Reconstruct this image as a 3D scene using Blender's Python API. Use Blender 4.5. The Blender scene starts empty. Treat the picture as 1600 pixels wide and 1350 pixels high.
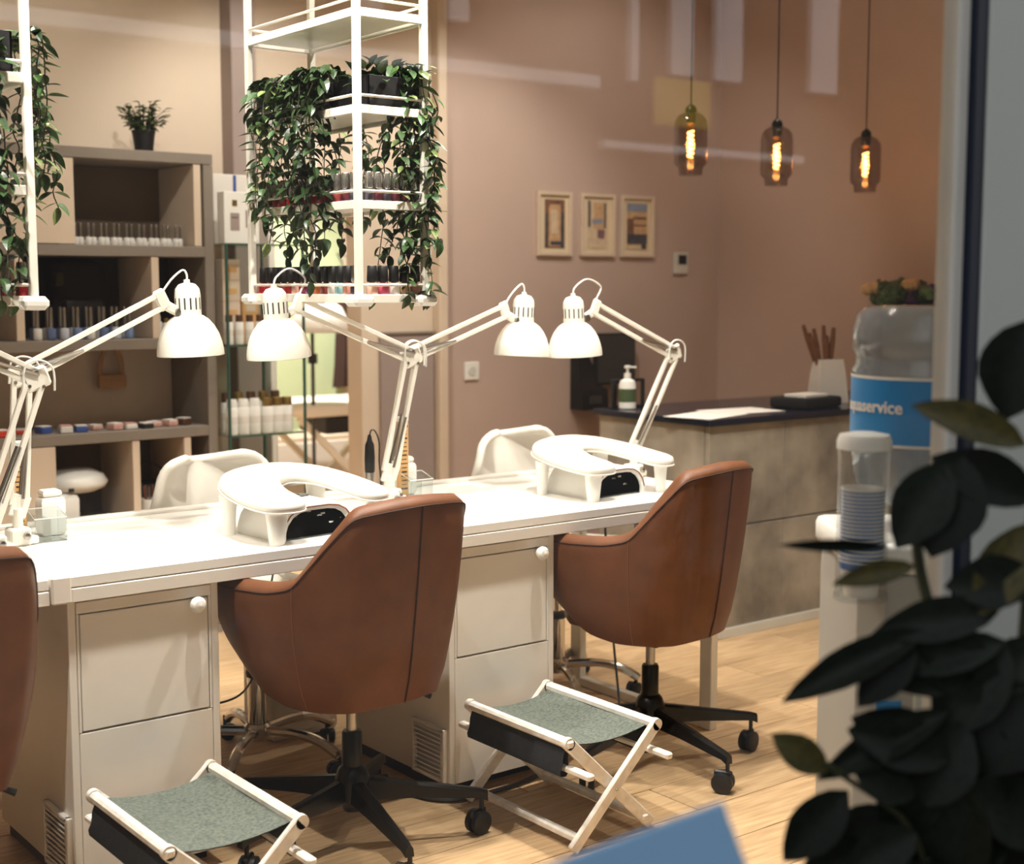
import bpy, bmesh, math, random
from mathutils import Vector, Matrix, Euler

# ------------------------------------------------------------------ camera, world, lights, exposure
SC = bpy.context.scene
COL = SC.collection
PI = math.pi
D2R = math.radians
cam_d = bpy.data.cameras.new('camera'); cam = bpy.data.objects.new('camera', cam_d); COL.objects.link(cam)
cam.location = (0, 0, 1.38)
cam.rotation_euler = (D2R(90 - 5.97), 0, D2R(-37.8))
cam_d.sensor_width = 36; cam_d.lens = 2185 / 1600 * 36; cam_d.clip_start = .02
cam_d.dof.use_dof = True; cam_d.dof.focus_distance = 3.45; cam_d.dof.aperture_fstop = 3.0
SC.camera = cam
SC.view_settings.view_transform = 'Standard'; SC.view_settings.look = 'None'
SC.view_settings.gamma = 1; SC.view_settings.use_curve_mapping = False
SC.view_settings.exposure = 0.45
SC.cycles.max_bounces = 8; SC.cycles.transparent_max_bounces = 16; SC.cycles.caustics_reflective = False; SC.cycles.caustics_refractive = False

def lin(c):
    return tuple(((v / 255) / 12.92 if v / 255 <= .04045 else (((v / 255) + .055) / 1.055) ** 2.4) for v in c) + (1,)

W = bpy.data.worlds.new('sky'); SC.world = W; W.use_nodes = True
W.node_tree.nodes['Background'].inputs[0].default_value = (.94, .97, 1, 1)
W.node_tree.nodes['Background'].inputs[1].default_value = 1.0

SUN = bpy.data.lights.new('added_street_sun', 'SUN'); SUN.energy = 2.2; SUN.color = (1, .96, .92); SUN.angle = .05
sun = bpy.data.objects.new('added_street_sun', SUN); COL.objects.link(sun); sun.rotation_euler = (D2R(-46), 0, D2R(8))   # added sun over the shop roof, brightens the mirrored houses opposite

WARM = (1, .925, .83)
def spot(loc, aim, power, angle=95, blend=.6, size=.035, col=WARM):
    d = bpy.data.lights.new('downlight_beam', 'SPOT'); d.energy = power; d.color = col
    d.spot_size = D2R(angle); d.spot_blend = blend; d.shadow_soft_size = size
    o = bpy.data.objects.new('downlight_beam', d); COL.objects.link(o); o.location = loc
    o.rotation_euler = (Vector(aim) - Vector(loc)).to_track_quat('-Z', 'Y').to_euler()
    return o
# the salon's ceiling spots: a row over the customers' side, a row over the desk, and fill spots added deeper in the room
DOWN = [((.45, 2.6, 2.9), (.5, 2.85, .4), 150), ((1.42, 2.56, 2.9), (1.5, 2.85, .4), 150), ((2.4, 2.6, 2.9), (2.5, 2.85, .4), 150),
        ((1.35, 3.22, 2.9), (1.45, 3.25, 0), 80), ((2.5, 3.22, 2.9), (2.6, 3.25, 0), 80), ((3.35, 2.9, 2.9), (3.2, 3.0, 0), 60),
        ((1.6, 3.45, 2.9), (1.85, 5.1, .8), 54), ((2.6, 4.4, 2.9), (2.9, 5.2, 1.2), 48), ((3.6, 4.3, 2.9), (3.8, 5.2, 1.0), 50), ((4.5, 3.9, 2.9), (4.7, 5.4, 1.5), 24),  # fill spots added to brighten the back walls and shelving
        ((3.4, 4.0, 2.9), (3.3, 4.0, 0), 45), ((4.0, 2.6, 2.9), (4.0, 2.7, 0), 60), ((3.7, 6.4, 2.9), (3.9, 6.9, .6), 420)]
for a, b, p in DOWN: spot(a, b, p)

# ------------------------------------------------------------------ materials
MATS = {}
def mat(name, rgb, rough=.5, metal=0, var=0, scale=8, bump=0, bscale=60, spec=.5, alpha=1, trans=0, ior=1.45, emit=None, estr=0, orand=0, coat=0, stretch=None, ramp=None):
    if name in MATS: return MATS[name]
    m = bpy.data.materials.new(name); m.use_nodes = True; nt = m.node_tree; b = nt.nodes['Principled BSDF']
    c = lin(rgb)
    b.inputs['Base Color'].default_value = c; b.inputs['Roughness'].default_value = rough; b.inputs['Metallic'].default_value = metal
    b.inputs['Specular IOR Level'].default_value = spec; b.inputs['IOR'].default_value = ior; b.inputs['Alpha'].default_value = alpha
    b.inputs['Transmission Weight'].default_value = trans; b.inputs['Coat Weight'].default_value = coat
    if emit: b.inputs['Emission Color'].default_value = emit; b.inputs['Emission Strength'].default_value = estr
    tc = nt.nodes.new('ShaderNodeTexCoord'); mp = nt.nodes.new('ShaderNodeMapping')
    nt.links.new(tc.outputs['Object'], mp.inputs[0])
    if stretch: mp.inputs['Scale'].default_value = stretch
    n = nt.nodes.new('ShaderNodeTexNoise'); n.inputs['Scale'].default_value = scale; n.inputs['Detail'].default_value = 5
    nt.links.new(mp.outputs[0], n.inputs['Vector'])
    cr = nt.nodes.new('ShaderNodeValToRGB')
    lo = tuple(v * (1 - var) for v in c[:3]) + (1,); hi = tuple(min(1, v * (1 + var)) for v in c[:3]) + (1,)
    if ramp: lo, hi = lin(ramp[0]), lin(ramp[1])
    cr.color_ramp.elements[0].color = lo; cr.color_ramp.elements[1].color = hi
    cr.color_ramp.elements[0].position = .3; cr.color_ramp.elements[1].position = .7
    nt.links.new(n.outputs['Fac'], cr.inputs[0])
    out = cr.outputs[0]
    if orand:
        oi = nt.nodes.new('ShaderNodeObjectInfo'); hs = nt.nodes.new('ShaderNodeHueSaturation'); mr = nt.nodes.new('ShaderNodeMapRange')
        mr.inputs[3].default_value = 1 - orand; mr.inputs[4].default_value = 1 + orand
        nt.links.new(oi.outputs['Random'], mr.inputs[0]); nt.links.new(mr.outputs[0], hs.inputs['Value']); nt.links.new(out, hs.inputs['Color']); out = hs.outputs[0]
    nt.links.new(out, b.inputs['Base Color'])
    if bump:
        n2 = nt.nodes.new('ShaderNodeTexNoise'); n2.inputs['Scale'].default_value = bscale; n2.inputs['Detail'].default_value = 4
        nt.links.new(mp.outputs[0], n2.inputs['Vector'])
        bp = nt.nodes.new('ShaderNodeBump'); bp.inputs['Strength'].default_value = bump; bp.inputs['Distance'].default_value = .01
        nt.links.new(n2.outputs['Fac'], bp.inputs['Height']); nt.links.new(bp.outputs[0], b.inputs['Normal'])
    MATS[name] = m
    return m

def pane_mat(name, tint, f0=.04, haze=0, hcol=(.5, .55, .6, 1), rough=0.0):
    """thin sheet of glass: straight-through light plus a Schlick reflection on each face"""
    m = bpy.data.materials.new(name); m.use_nodes = True; nt = m.node_tree; nt.nodes.clear()
    N = nt.nodes.new
    out = N('ShaderNodeOutputMaterial'); mix = N('ShaderNodeMixShader'); tr = N('ShaderNodeBsdfTransparent'); gl = N('ShaderNodeBsdfAnisotropic')
    gl.inputs['Roughness'].default_value = rough
    tr.inputs[0].default_value = tint
    g = N('ShaderNodeNewGeometry'); dt = N('ShaderNodeVectorMath'); dt.operation = 'DOT_PRODUCT'
    nt.links.new(g.outputs['Normal'], dt.inputs[0]); nt.links.new(g.outputs['Incoming'], dt.inputs[1])
    ab = N('ShaderNodeMath'); ab.operation = 'ABSOLUTE'; nt.links.new(dt.outputs['Value'], ab.inputs[0])
    su = N('ShaderNodeMath'); su.operation = 'SUBTRACT'; su.inputs[0].default_value = 1; nt.links.new(ab.outputs[0], su.inputs[1])
    pw = N('ShaderNodeMath'); pw.operation = 'POWER'; pw.inputs[1].default_value = 5; nt.links.new(su.outputs[0], pw.inputs[0])
    ma = N('ShaderNodeMath'); ma.operation = 'MULTIPLY_ADD'; ma.inputs[1].default_value = 1 - f0; ma.inputs[2].default_value = f0; nt.links.new(pw.outputs[0], ma.inputs[0])
    nt.links.new(ma.outputs[0], mix.inputs[0]); src = tr
    if haze:
        src = N('ShaderNodeMixShader'); df = N('ShaderNodeBsdfDiffuse'); df.inputs[0].default_value = hcol; src.inputs[0].default_value = haze
        nt.links.new(tr.outputs[0], src.inputs[1]); nt.links.new(df.outputs[0], src.inputs[2])
    nt.links.new(src.outputs[0], mix.inputs[1]); nt.links.new(gl.outputs[0], mix.inputs[2]); nt.links.new(mix.outputs[0], out.inputs[0])
    MATS[name] = m
    return m

M_ = {}
M_['white'] = mat('white_lacquer', (236, 230, 222), .35, var=.02, bump=.03, bscale=120)
M_['worktop'] = mat('white_worktop', (245, 242, 236), .22, var=.03, scale=4)
M_['whitemetal'] = mat('white_metal', (240, 235, 224), .32, var=.02)
M_['plastic'] = mat('white_plastic', (238, 236, 230), .3, var=.015)
M_['pu'] = mat('white_leatherette', (238, 233, 224), .42, var=.03, bump=.05, bscale=300)
M_['leather'] = mat('cognac_leather', (104, 62, 36), .48, var=.14, scale=14, bump=.12, bscale=260, spec=.4)
M_['seam'] = mat('brown_seam', (52, 28, 18), .7, var=.1)
M_['stitch'] = mat('tan_stitch', (134, 84, 54), .6, var=.1)
M_['black'] = mat('black_metal', (16, 15, 15), .28, var=.1, metal=.3)
M_['blackpl'] = mat('black_plastic', (20, 20, 21), .45, var=.1)
M_['chrome'] = mat('chrome', (205, 202, 198), .12, metal=1, var=.03)
M_['silver'] = mat('silver_cap', (170, 166, 160), .2, metal=.85, var=.25, scale=120)
M_['steel'] = mat('brushed_steel', (170, 165, 158), .3, metal=1, var=.08)
M_['fabric'] = mat('grey_green_canvas', (104, 114, 108), .95, ramp=((74, 82, 77), (114, 119, 109)), scale=140, bump=.3, bscale=400)
M_['flap'] = mat('black_canvas', (34, 36, 40), .85, var=.2, scale=60, bump=.2, bscale=300)
M_['chip'] = mat('chipped_white_paint', (238, 230, 220), .45, scale=34, ramp=((214, 204, 192), (240, 234, 226)), bump=.06)
M_['frame'] = mat('taupe_laminate', (134, 124, 113), .55, var=.05)
M_['cream'] = mat('cream_laminate', (214, 195, 174), .55, var=.04)
M_['backdark'] = mat('brown_back_panel', (96, 80, 66), .7, var=.12, scale=3)
M_['backblack'] = mat('black_back_panel', (34, 30, 30), .6, var=.15, scale=3)
M_['wallcream'] = mat('cream_paint', (218, 200, 180), .8, var=.03, scale=2, bump=.04, bscale=90)
M_['walltaupe'] = mat('taupe_paint', (192, 169, 157), .8, var=.04, scale=2, bump=.05, bscale=90)
M_['mauve'] = mat('mauve_paint', (158, 142, 136), .8, var=.03, scale=2)
M_['green'] = mat('green_paint', (188, 200, 160), .8, var=.03, scale=2)
M_['ceil'] = mat('ceiling_paint', (225, 215, 200), .9, var=.02, scale=2)
M_['wood'] = mat('oak_floor', (196, 156, 112), .42, scale=5, stretch=(1.2, 14, 14), ramp=((176, 142, 104), (210, 178, 138)), orand=.09, bump=.06, bscale=20)
M_['joint'] = mat('floor_joint', (78, 56, 38), .8, var=.1)
M_['concrete'] = mat('board_concrete', (150, 140, 126), .8, scale=5, ramp=((112, 104, 92), (170, 160, 144)), bump=.25, bscale=22)
M_['navy'] = mat('navy_stone', (20, 26, 40), .18, var=.1)
M_['leaf'] = mat('ivy_leaf', (44, 66, 36), .36, scale=30, ramp=((32, 54, 32), (68, 96, 52)), orand=.5)
M_['leafpale'] = mat('pale_ivy_leaf', (96, 120, 62), .4, scale=40, ramp=((54, 84, 40), (140, 154, 96)), orand=.4)
M_['stem'] = mat('ivy_stem', (46, 50, 26), .6, var=.2)
M_['rubber'] = mat('rubber_leaf', (16, 24, 18), .5, scale=10, spec=.2, ramp=((8, 13, 10), (20, 28, 18)), orand=.5)
M_['rubberolive'] = mat('olive_rubber_leaf', (58, 56, 24), .5, scale=10, spec=.25, ramp=((40, 42, 18), (78, 70, 34)))
M_['planter'] = mat('black_planter', (14, 14, 16), .5, var=.1)
M_['acryl'] = pane_mat('clear_acrylic', (.93, .95, .95, 1))
M_['pane'] = pane_mat('window_glass', (.97, .985, .98, 1), f0=.045)
M_['greenglass'] = pane_mat('green_edge_glass', (.86, .95, .91, 1))
M_['greenedge'] = mat('glass_edge', (52, 84, 72), .2, var=.1)
M_['smoke'] = pane_mat('smoked_glass', (.80, .76, .74, 1), f0=.05)
M_['jug'] = pane_mat('water_bottle_plastic', (.66, .74, .82, 1), f0=.06, haze=.3, hcol=(.42, .47, .52, 1))
M_['cupclear'] = pane_mat('clear_tube', (.93, .95, .96, 1), f0=.05)
M_['kraft'] = mat('kraft_card', (214, 168, 112), .8, var=.06)
M_['dispenser'] = mat('grey_white_plastic', (164, 160, 152), .4, var=.02)
M_['copper'] = mat('copper_trim', (150, 84, 56), .3, metal=.6, var=.1)
M_['uvblack'] = mat('mirror_black', (86, 86, 88), .1, metal=1, var=.4, scale=30)
M_['darkgrey'] = mat('dark_grey_plastic', (62, 60, 58), .35, var=.1)
M_['gold'] = mat('gold_cap', (150, 122, 70), .35, metal=.7, var=.1)
M_['brownc'] = mat('brown_cap', (88, 58, 38), .4, var=.1)
M_['blue'] = mat('blue_board', (132, 174, 212), .7, var=.04, scale=3)
M_['labelblue'] = mat('cyan_label', (0, 122, 190), .4, var=.02)
M_['labeldeep'] = mat('deep_blue_label', (0, 98, 168), .4, var=.02)
M_['ink'] = mat('dark_print', (60, 48, 40), .7, var=.05)
M_['paper'] = mat('white_paper', (226, 220, 212), .8, var=.02)
M_['greypanel'] = mat('pale_door_panel', (190, 194, 188), .5, var=.02, scale=2)
M_['post'] = mat('frame_paint', (206, 204, 196), .5, var=.03)
M_['navygasket'] = mat('navy_gasket', (14, 24, 44), .4, var=.1)
M_['bag'] = mat('bin_liner', (226, 222, 212), .35, var=.06, bump=.6, bscale=14)
M_['reflection_tan'] = mat('tan_reflection_paint', (178, 138, 96), .85, var=.12, scale=40)  # tan colour standing in for a blurred reflection
M_['red'] = mat('red_card', (206, 64, 44), .5, var=.05)
M_['bluecap'] = mat('blue_item', (60, 84, 150), .5, var=.05)
M_['pinkitem'] = mat('pink_item', (206, 160, 148), .5, var=.2, scale=80)
M_['dried'] = mat('dried_reed', (126, 84, 56), .9, var=.2, scale=30)
M_['black_cloth'] = mat('dark_cloth', (24, 23, 26), .9, var=.2)  # near-black cloth of the backpack, card tray and stool seat
M_['purple'] = mat('purple_petal', (74, 44, 96), .7, var=.2)
M_['creamflower'] = mat('cream_petal', (216, 186, 140), .7, var=.15)
M_['facade'] = mat('street_facade', (70, 64, 62), .9, var=.25, scale=.6)
M_['facadelight'] = mat('street_stone_band', (235, 232, 236), .8, var=.05)
M_['yellow'] = mat('yellow_sign', (206, 178, 60), .7, var=.05)
M_['pavement'] = mat('pavement', (92, 90, 88), .9, var=.15, scale=3, bump=.2)

# ------------------------------------------------------------------ mesh helpers
class MB:
    def __init__(s): s.v = []; s.f = []
    def add(s, vs, fs, T=None):
        k = len(s.v)
        s.v += [tuple(T @ Vector(p)) if T else tuple(p) for p in vs]
        s.f += [tuple(i + k for i in f) for f in fs]
        return s
    def box(s, c, d, bev=0, T=None):
        hx, hy, hz = d[0] / 2, d[1] / 2, d[2] / 2; cx, cy, cz = c
        b = min(bev, hx * .95, hy * .95, hz * .95)
        if b <= 0:
            vs = [(cx + x * hx, cy + y * hy, cz + z * hz) for x in (-1, 1) for y in (-1, 1) for z in (-1, 1)]
            return s.add(vs, [(0, 1, 3, 2), (4, 6, 7, 5), (0, 4, 5, 1), (2, 3, 7, 6), (0, 2, 6, 4), (1, 5, 7, 3)], T)
        vs = []; idx = {}
        for x in (-1, 1):
            for y in (-1, 1):
                for z in (-1, 1):
                    for a in range(3):
                        p = [x * (hx - b), y * (hy - b), z * (hz - b)]
                        p[a] = (x * hx, y * hy, z * hz)[a]
                        idx[(x, y, z, a)] = len(vs); vs.append((cx + p[0], cy + p[1], cz + p[2]))
        fs = []
        for a in range(3):
            o = [k for k in range(3) if k != a]
            for sg in (-1, 1):
                q = []
                for (u, w) in ((-1, -1), (1, -1), (1, 1), (-1, 1)):
                    k = [0, 0, 0]; k[a] = sg; k[o[0]] = u; k[o[1]] = w; q.append(idx[(k[0], k[1], k[2], a)])
                if (sg > 0) != (a != 1): q.reverse()
                fs.append(tuple(q))
        for a in range(3):
            o = [k for k in range(3) if k != a]
            for u in (-1, 1):
                for w in (-1, 1):
                    def K(sg, ax):
                        k = [0, 0, 0]; k[a] = sg; k[o[0]] = u; k[o[1]] = w; return idx[(k[0], k[1], k[2], ax)]
                    fs.append((K(-1, o[0]), K(1, o[0]), K(1, o[1]), K(-1, o[1])))
        for x in (-1, 1):
            for y in (-1, 1):
                for z in (-1, 1): fs.append(tuple(idx[(x, y, z, a)] for a in range(3)))
        return s.add(vs, fs, T)
    def lathe(s, prof, n=16, T=None, sx=1, sy=1, cap=True):
        vs = []; fs = []
        for r, z in prof:
            for k in range(n):
                a = 2 * PI * k / n; vs.append((r * math.cos(a) * sx, r * math.sin(a) * sy, z))
        for j in range(len(prof) - 1):
            for k in range(n):
                k2 = (k + 1) % n
                fs.append((j * n + k, j * n + k2, (j + 1) * n + k2, (j + 1) * n + k))
        if cap:
            if prof[0][0] > 1e-5: fs.append(tuple(reversed(range(n))))
            if prof[-1][0] > 1e-5: fs.append(tuple(range((len(prof) - 1) * n, len(prof) * n)))
        return s.add(vs, fs, T)
    def tube(s, pts, r, n=8, T=None, closed=False):
        pts = [Vector(p) for p in pts]; m = len(pts)
        rs = r if isinstance(r, (list, tuple)) else [r] * m
        vs = []; fs = []; prev = None
        for i, p in enumerate(pts):
            if closed: t = pts[(i + 1) % m] - pts[i - 1]
            else: t = pts[min(i + 1, m - 1)] - pts[max(i - 1, 0)]
            t.normalize()
            if prev is None:
                up = Vector((0, 0, 1)) if abs(t.z) < .9 else Vector((1, 0, 0))
                a = up.cross(t).normalized()
            else:
                a = (prev - t * prev.dot(t)).normalized()
            prev = a; b = t.cross(a)
            for k in range(n):
                an = 2 * PI * k / n; vs.append(p + a * math.cos(an) * rs[i] + b * math.sin(an) * rs[i])
        for i in range(m if closed else m - 1):
            j = (i + 1) % m
            for k in range(n):
                k2 = (k + 1) % n; fs.append((i * n + k, i * n + k2, j * n + k2, j * n + k))
        if not closed: fs.append(tuple(reversed(range(n)))); fs.append(tuple(range((m - 1) * n, m * n)))
        return s.add(vs, fs, T)
    def bar(s, a, b, w, h, bev=.001, up=(0, 1, 0)):
        """a flat bar from a to b, w wide along up x dir, h along up"""
        a = Vector(a); b = Vector(b); t = (b - a); L = t.length; t.normalize(); u = Vector(up); u = (u - t * u.dot(t)).normalized(); w_ = u.cross(t)
        T = Matrix(((t.x, w_.x, u.x, (a.x + b.x) / 2), (t.y, w_.y, u.y, (a.y + b.y) / 2), (t.z, w_.z, u.z, (a.z + b.z) / 2), (0, 0, 0, 1)))
        return s.box((0, 0, 0), (L, w, h), bev, T)
    def grid(s, P, close_u=False, close_v=False, T=None):
        nu = len(P); nv = len(P[0]); vs = [p for row in P for p in row]; fs = []
        for i in range(nu if close_u else nu - 1):
            for j in range(nv if close_v else nv - 1):
                i2 = (i + 1) % nu; j2 = (j + 1) % nv
                fs.append((i * nv + j, i2 * nv + j, i2 * nv + j2, i * nv + j2))
        return s.add(vs, fs, T)
    def pillow(s, poly, z0, z1, r, T=None):
        """an extruded outline with rounded top and bottom edges"""
        n = len(poly); P = [Vector((p[0], p[1])) for p in poly]
        area = sum(P[i].x * P[(i + 1) % n].y - P[(i + 1) % n].x * P[i].y for i in range(n))
        if area < 0: P.reverse()
        nor = []
        for i in range(n):
            e1 = (P[i] - P[i - 1]).normalized(); e2 = (P[(i + 1) % n] - P[i]).normalized()
            n1 = Vector((e1.y, -e1.x)); n2 = Vector((e2.y, -e2.x)); q = (n1 + n2).normalized(); nor.append(q / max(.4, q.dot(n1)))
        lay = [(r, z0), (.3 * r, z0 + .3 * r), (0, z0 + r), (0, z1 - r), (.3 * r, z1 - .3 * r), (r, z1)]
        vs = [(p.x - q.x * i, p.y - q.y * i, z) for i, z in lay for p, q in zip(P, nor)]
        fs = []
        for j in range(len(lay) - 1):
            for k in range(n):
                k2 = (k + 1) % n; fs.append((j * n + k, j * n + k2, (j + 1) * n + k2, (j + 1) * n + k))
        fs.append(tuple(reversed(range(n)))); fs.append(tuple(range((len(lay) - 1) * n, len(lay) * n)))
        return s.add(vs, fs, T)
    def mesh(s, name, m, angle=35):
        me = bpy.data.meshes.new(name); me.from_pydata(s.v, [], s.f); me.update()
        bm = bmesh.new(); bm.from_mesh(me); bmesh.ops.recalc_face_normals(bm, faces=bm.faces); bm.to_mesh(me); bm.free()
        me.polygons.foreach_set('use_smooth', [True] * len(me.polygons))
        me.set_sharp_from_angle(angle=D2R(angle))
        if m is not None: me.materials.append(M_[m] if isinstance(m, str) else m)
        return me

def link(name, data, parent=None, loc=(0, 0, 0), rot=(0, 0, 0)):
    o = bpy.data.objects.new(name, data); COL.objects.link(o); o.location = loc; o.rotation_euler = rot
    if parent: o.parent = parent
    return o
def obj(name, mb, m, parent=None, loc=(0, 0, 0), rot=(0, 0, 0), angle=35):
    return link(name, mb.mesh(name, m, angle), parent, loc, rot)
def tag(o, label, cat, group=None):
    o['label'] = label; o['category'] = cat
    if group: o['group'] = group
    return o
def thing(name, label, cat, loc=(0, 0, 0), rotz=0, group=None):
    return tag(link(name, None, None, loc, (0, 0, rotz)), label, cat, group)
def part_label(o, t): o['label'] = t; return o
def struct(name, mb, m, loc=(0, 0, 0)):
    o = obj(name, mb, m, None, loc); o['kind'] = 'structure'; return o
def dup(root, loc=None, rotz=None, label=None, parent=None):
    r = root.copy(); COL.objects.link(r)
    if parent: r.parent = parent
    if loc is not None: r.location = loc
    if rotz is not None: r.rotation_euler = (0, 0, rotz)
    if label: r['label'] = label
    for ch in list(root.children): dup(ch, parent=r)
    return r
def TR(loc, rot=(0, 0, 0), sc=1): return Matrix.LocRotScale(Vector(loc), Euler(rot), Vector((sc, sc, sc)))
def arc(c, r, a0, a1, n, plane='xz'):
    out = []
    for k in range(n + 1):
        a = a0 + (a1 - a0) * k / n; u = r * math.cos(a); w = r * math.sin(a)
        out.append((c[0] + u, c[1], c[2] + w) if plane == 'xz' else ((c[0] + u, c[1] + w, c[2]) if plane == 'xy' else (c[0], c[1] + u, c[2] + w)))
    return out
def crom(P, n):
    """Catmull-Rom through points"""
    P = [Vector(p) for p in P]; out = []
    for i in range(len(P) - 1):
        p0 = P[max(i - 1, 0)]; p1 = P[i]; p2 = P[i + 1]; p3 = P[min(i + 2, len(P) - 1)]
        for k in range(n):
            t = k / n
            out.append(.5 * ((2 * p1) + (p2 - p0) * t + (2 * p0 - 5 * p1 + 4 * p2 - p3) * t * t + (3 * p1 - p0 - 3 * p2 + p3) * t ** 3))
    out.append(P[-1]); return out

# ------------------------------------------------------------------ the setting
YG, YB, XR = 1.2, 5.4, 5.62          # shop window, back wall, right wall
fl = struct('floor', MB().box((2.2, 4.6, -.03), (7.6, 6.8, .046)), 'joint')
random.seed(4)
pl_me = MB().box((0, 0, -.0045), (1.215, .187, .009), .0012).mesh('plank', 'wood')
for r in range(33):
    y = YG + .09 + r * .19
    off = random.random() * 1.2
    for k in range(8):
        x = -2.2 + off + k * 1.219
        if x > XR + .3 or x < -1.2: continue
        if y < 3.1 and x > 4.6 and y < 2.2: continue
        if y > 5.4 and (x < 2.2 or x > 5.2): continue
        link('plank', pl_me, fl, (x, y, 0), (0, 0, PI if random.random() < .5 else 0))

w = MB()
w.box((.5, YB + .06, 1.5), (4.66, .12, 3.0)); w.box((3.08, YB + .06, 2.36), (.5, .12, 1.28)); w.box((3.55, YB + .06, 1.5), (.44, .12, 3.0))
struct('wall_back', w, 'wallcream')
struct('wall_reception', MB().box((4.7, YB + .075, 1.5), (1.86, .15, 3.0)), 'walltaupe')
struct('wall_right', MB().box((XR + .06, 3.3, 1.5), (.12, 4.3, 3.0)), 'walltaupe')
struct('wall_left', MB().box((-1.66, 3.3, 1.5), (.12, 4.3, 3.0)), 'wallcream')
struct('ceiling', MB().box((2.0, 4.55, 3.03), (7.6, 6.8, .06)), 'ceil')
bw = MB(); bw.box((4.0, 7.75, 1.5), (3.2, .1, 3.0)); bw.box((2.4, 6.6, 1.5), (.1, 2.2, 3.0)); bw.box((5.5, 6.6, 1.5), (.1, 2.2, 3.0))
struct('wall_treatment_room', bw, 'wallcream')
struct('wall_green_panel', MB().box((4.05, 7.685, .95), (1.1, .03, 1.9)), 'green')
struct('trim_1', MB().box((2.72, YB - .05, 1.5), (.11, .1, 3.0), .004), 'mauve')
struct('trim_2', MB().box((2.845, YB + .0, .85), (.03, .16, 1.7), .003), 'white')
struct('trim_3', MB().box((3.745, YB - .03, 1.5), (.05, .06, 3.0), .006), 'cream')
d1 = struct('door_1', MB().box((3.565, YB - .012, .58), (.29, .024, 1.16), .003), 'mauve')
obj('door_edge', MB().box((3.565, YB - .028, 1.165), (.3, .01, .012), .002), 'frame', d1)
struct('baseboard_back', MB().box((4.72, YB - .008, .04), (1.8, .016, .08), .003), 'mauve')

# the shop window: sill, lintel, pane, painted post, dark gasket, pale door beside it
struct('wall_front', MB().box((-1.3, YG, 1.5), (1.2, .16, 3.0)).box((.5, YG, 2.92), (2.6, .16, .2)), 'greypanel')
win = struct('window_1', MB().box((.52, YG, .02), (2.44, .08, .05), .004), 'navygasket')
pn = obj('pane', MB().box((.52, YG, 1.43), (2.4, .008, 2.78)), 'pane', win)
struct('trim_4', MB().box((1.724, YG + .005, 1.5), (.026, .03, 3.0), .003), 'post')
struct('trim_5', MB().box((1.752, YG - .001, 1.5), (.03, .035, 3.0), .003), 'navygasket')
dr = struct('door_2', MB().box((2.334, YG - .002, 1.5), (1.134, .04, 3.0), .004), 'greypanel')
struct('wall_front_corner', MB().box((4.3, YG, 1.5), (2.8, .14, 3.0)), 'greypanel')
# the street behind the camera, which the pane mirrors
struct('pavement', MB().box((4, -3.4, -.02), (26, 9.0, .04)), 'pavement')
fac = struct('facade_opposite', MB().box((5, -7.1, 5), (30, .5, 10)), 'facade')
obj('cornice', MB().box((2.0, -6.8, 3.10), (12.1, .12, .11), .01), 'facadelight', fac)
obj('cornice', MB().box((9.4, -6.8, 2.59), (2.6, .1, .07), .01), 'facadelight', fac)
for x, wd, z in ((8.48, .1, 3.9), (9.06, .28, 4.0), (9.66, .36, 4.0), (6.6, .2, 4.2), (5.8, .2, 4.2), (11, .4, 4)):
    obj('window_surround', MB().box((x, -6.82, z), (wd, .08, 1.5), .01), 'facadelight', fac)
obj('hanging_sign', MB().box((9.02, -6.75, 3.0), (.7, .05, .42), .01), 'yellow', fac)
for a, b, p in DOWN:
    t = thing('ceiling_downlight', 'unseen white recessed downlight in the salon ceiling', 'downlight', (a[0], a[1], 2.97), 0, 'ceiling downlights')
    obj('trim_ring', MB().lathe([(.045, .03), (.06, .03), (.06, .018), (.045, .018), (.045, .03)], 20, cap=False), 'whitemetal', t)

# ------------------------------------------------------------------ desks
def desk(name, label, x0, x1, legs, endblock):
    t = thing(name, label, 'desk', ((x0 + x1) / 2, 3.32, 0))
    L = x1 - x0
    obj('worktop', MB().box((0, 0, .737), (L, .72, .026), .003), 'worktop', t)
    a = MB().box((0, -.3515, .7065), (L, .02, .031), .0015); obj('apron', a, 'white', t)
    obj('apron', MB().box((0, .338, .7075), (L - .02, .02, .033), .002), 'white', t)
    if endblock:
        obj('end_block', MB().box((-L / 2 + .021, -.35, .7215), (.044, .032, .062), .004), 'white', t)
        obj('cable_rail', MB().box((0, .33, .755), (L, .03, .012), .003), 'white', t)
    for lx in legs:
        f = MB(); x = lx - (x0 + x1) / 2
        obj('leg', MB().box((x, -.325, .345), (.03, .05, .69), .002), 'whitemetal', t)
        obj('leg', MB().box((x, .3, .345), (.03, .05, .69), .002), 'whitemetal', t)
        obj('foot_bar', MB().box((x, -.0125, .015), (.03, .576, .03), .002), 'whitemetal', t)
    return t
desk('manicure_desk', 'long white manicure desk with grooved front edge and square end legs', 1.035, 3.17, (3.1,), True)
desk('manicure_desk', 'white desk end behind the brown chair at the far left', -.6, 1.03, (-.5,), False)

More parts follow.
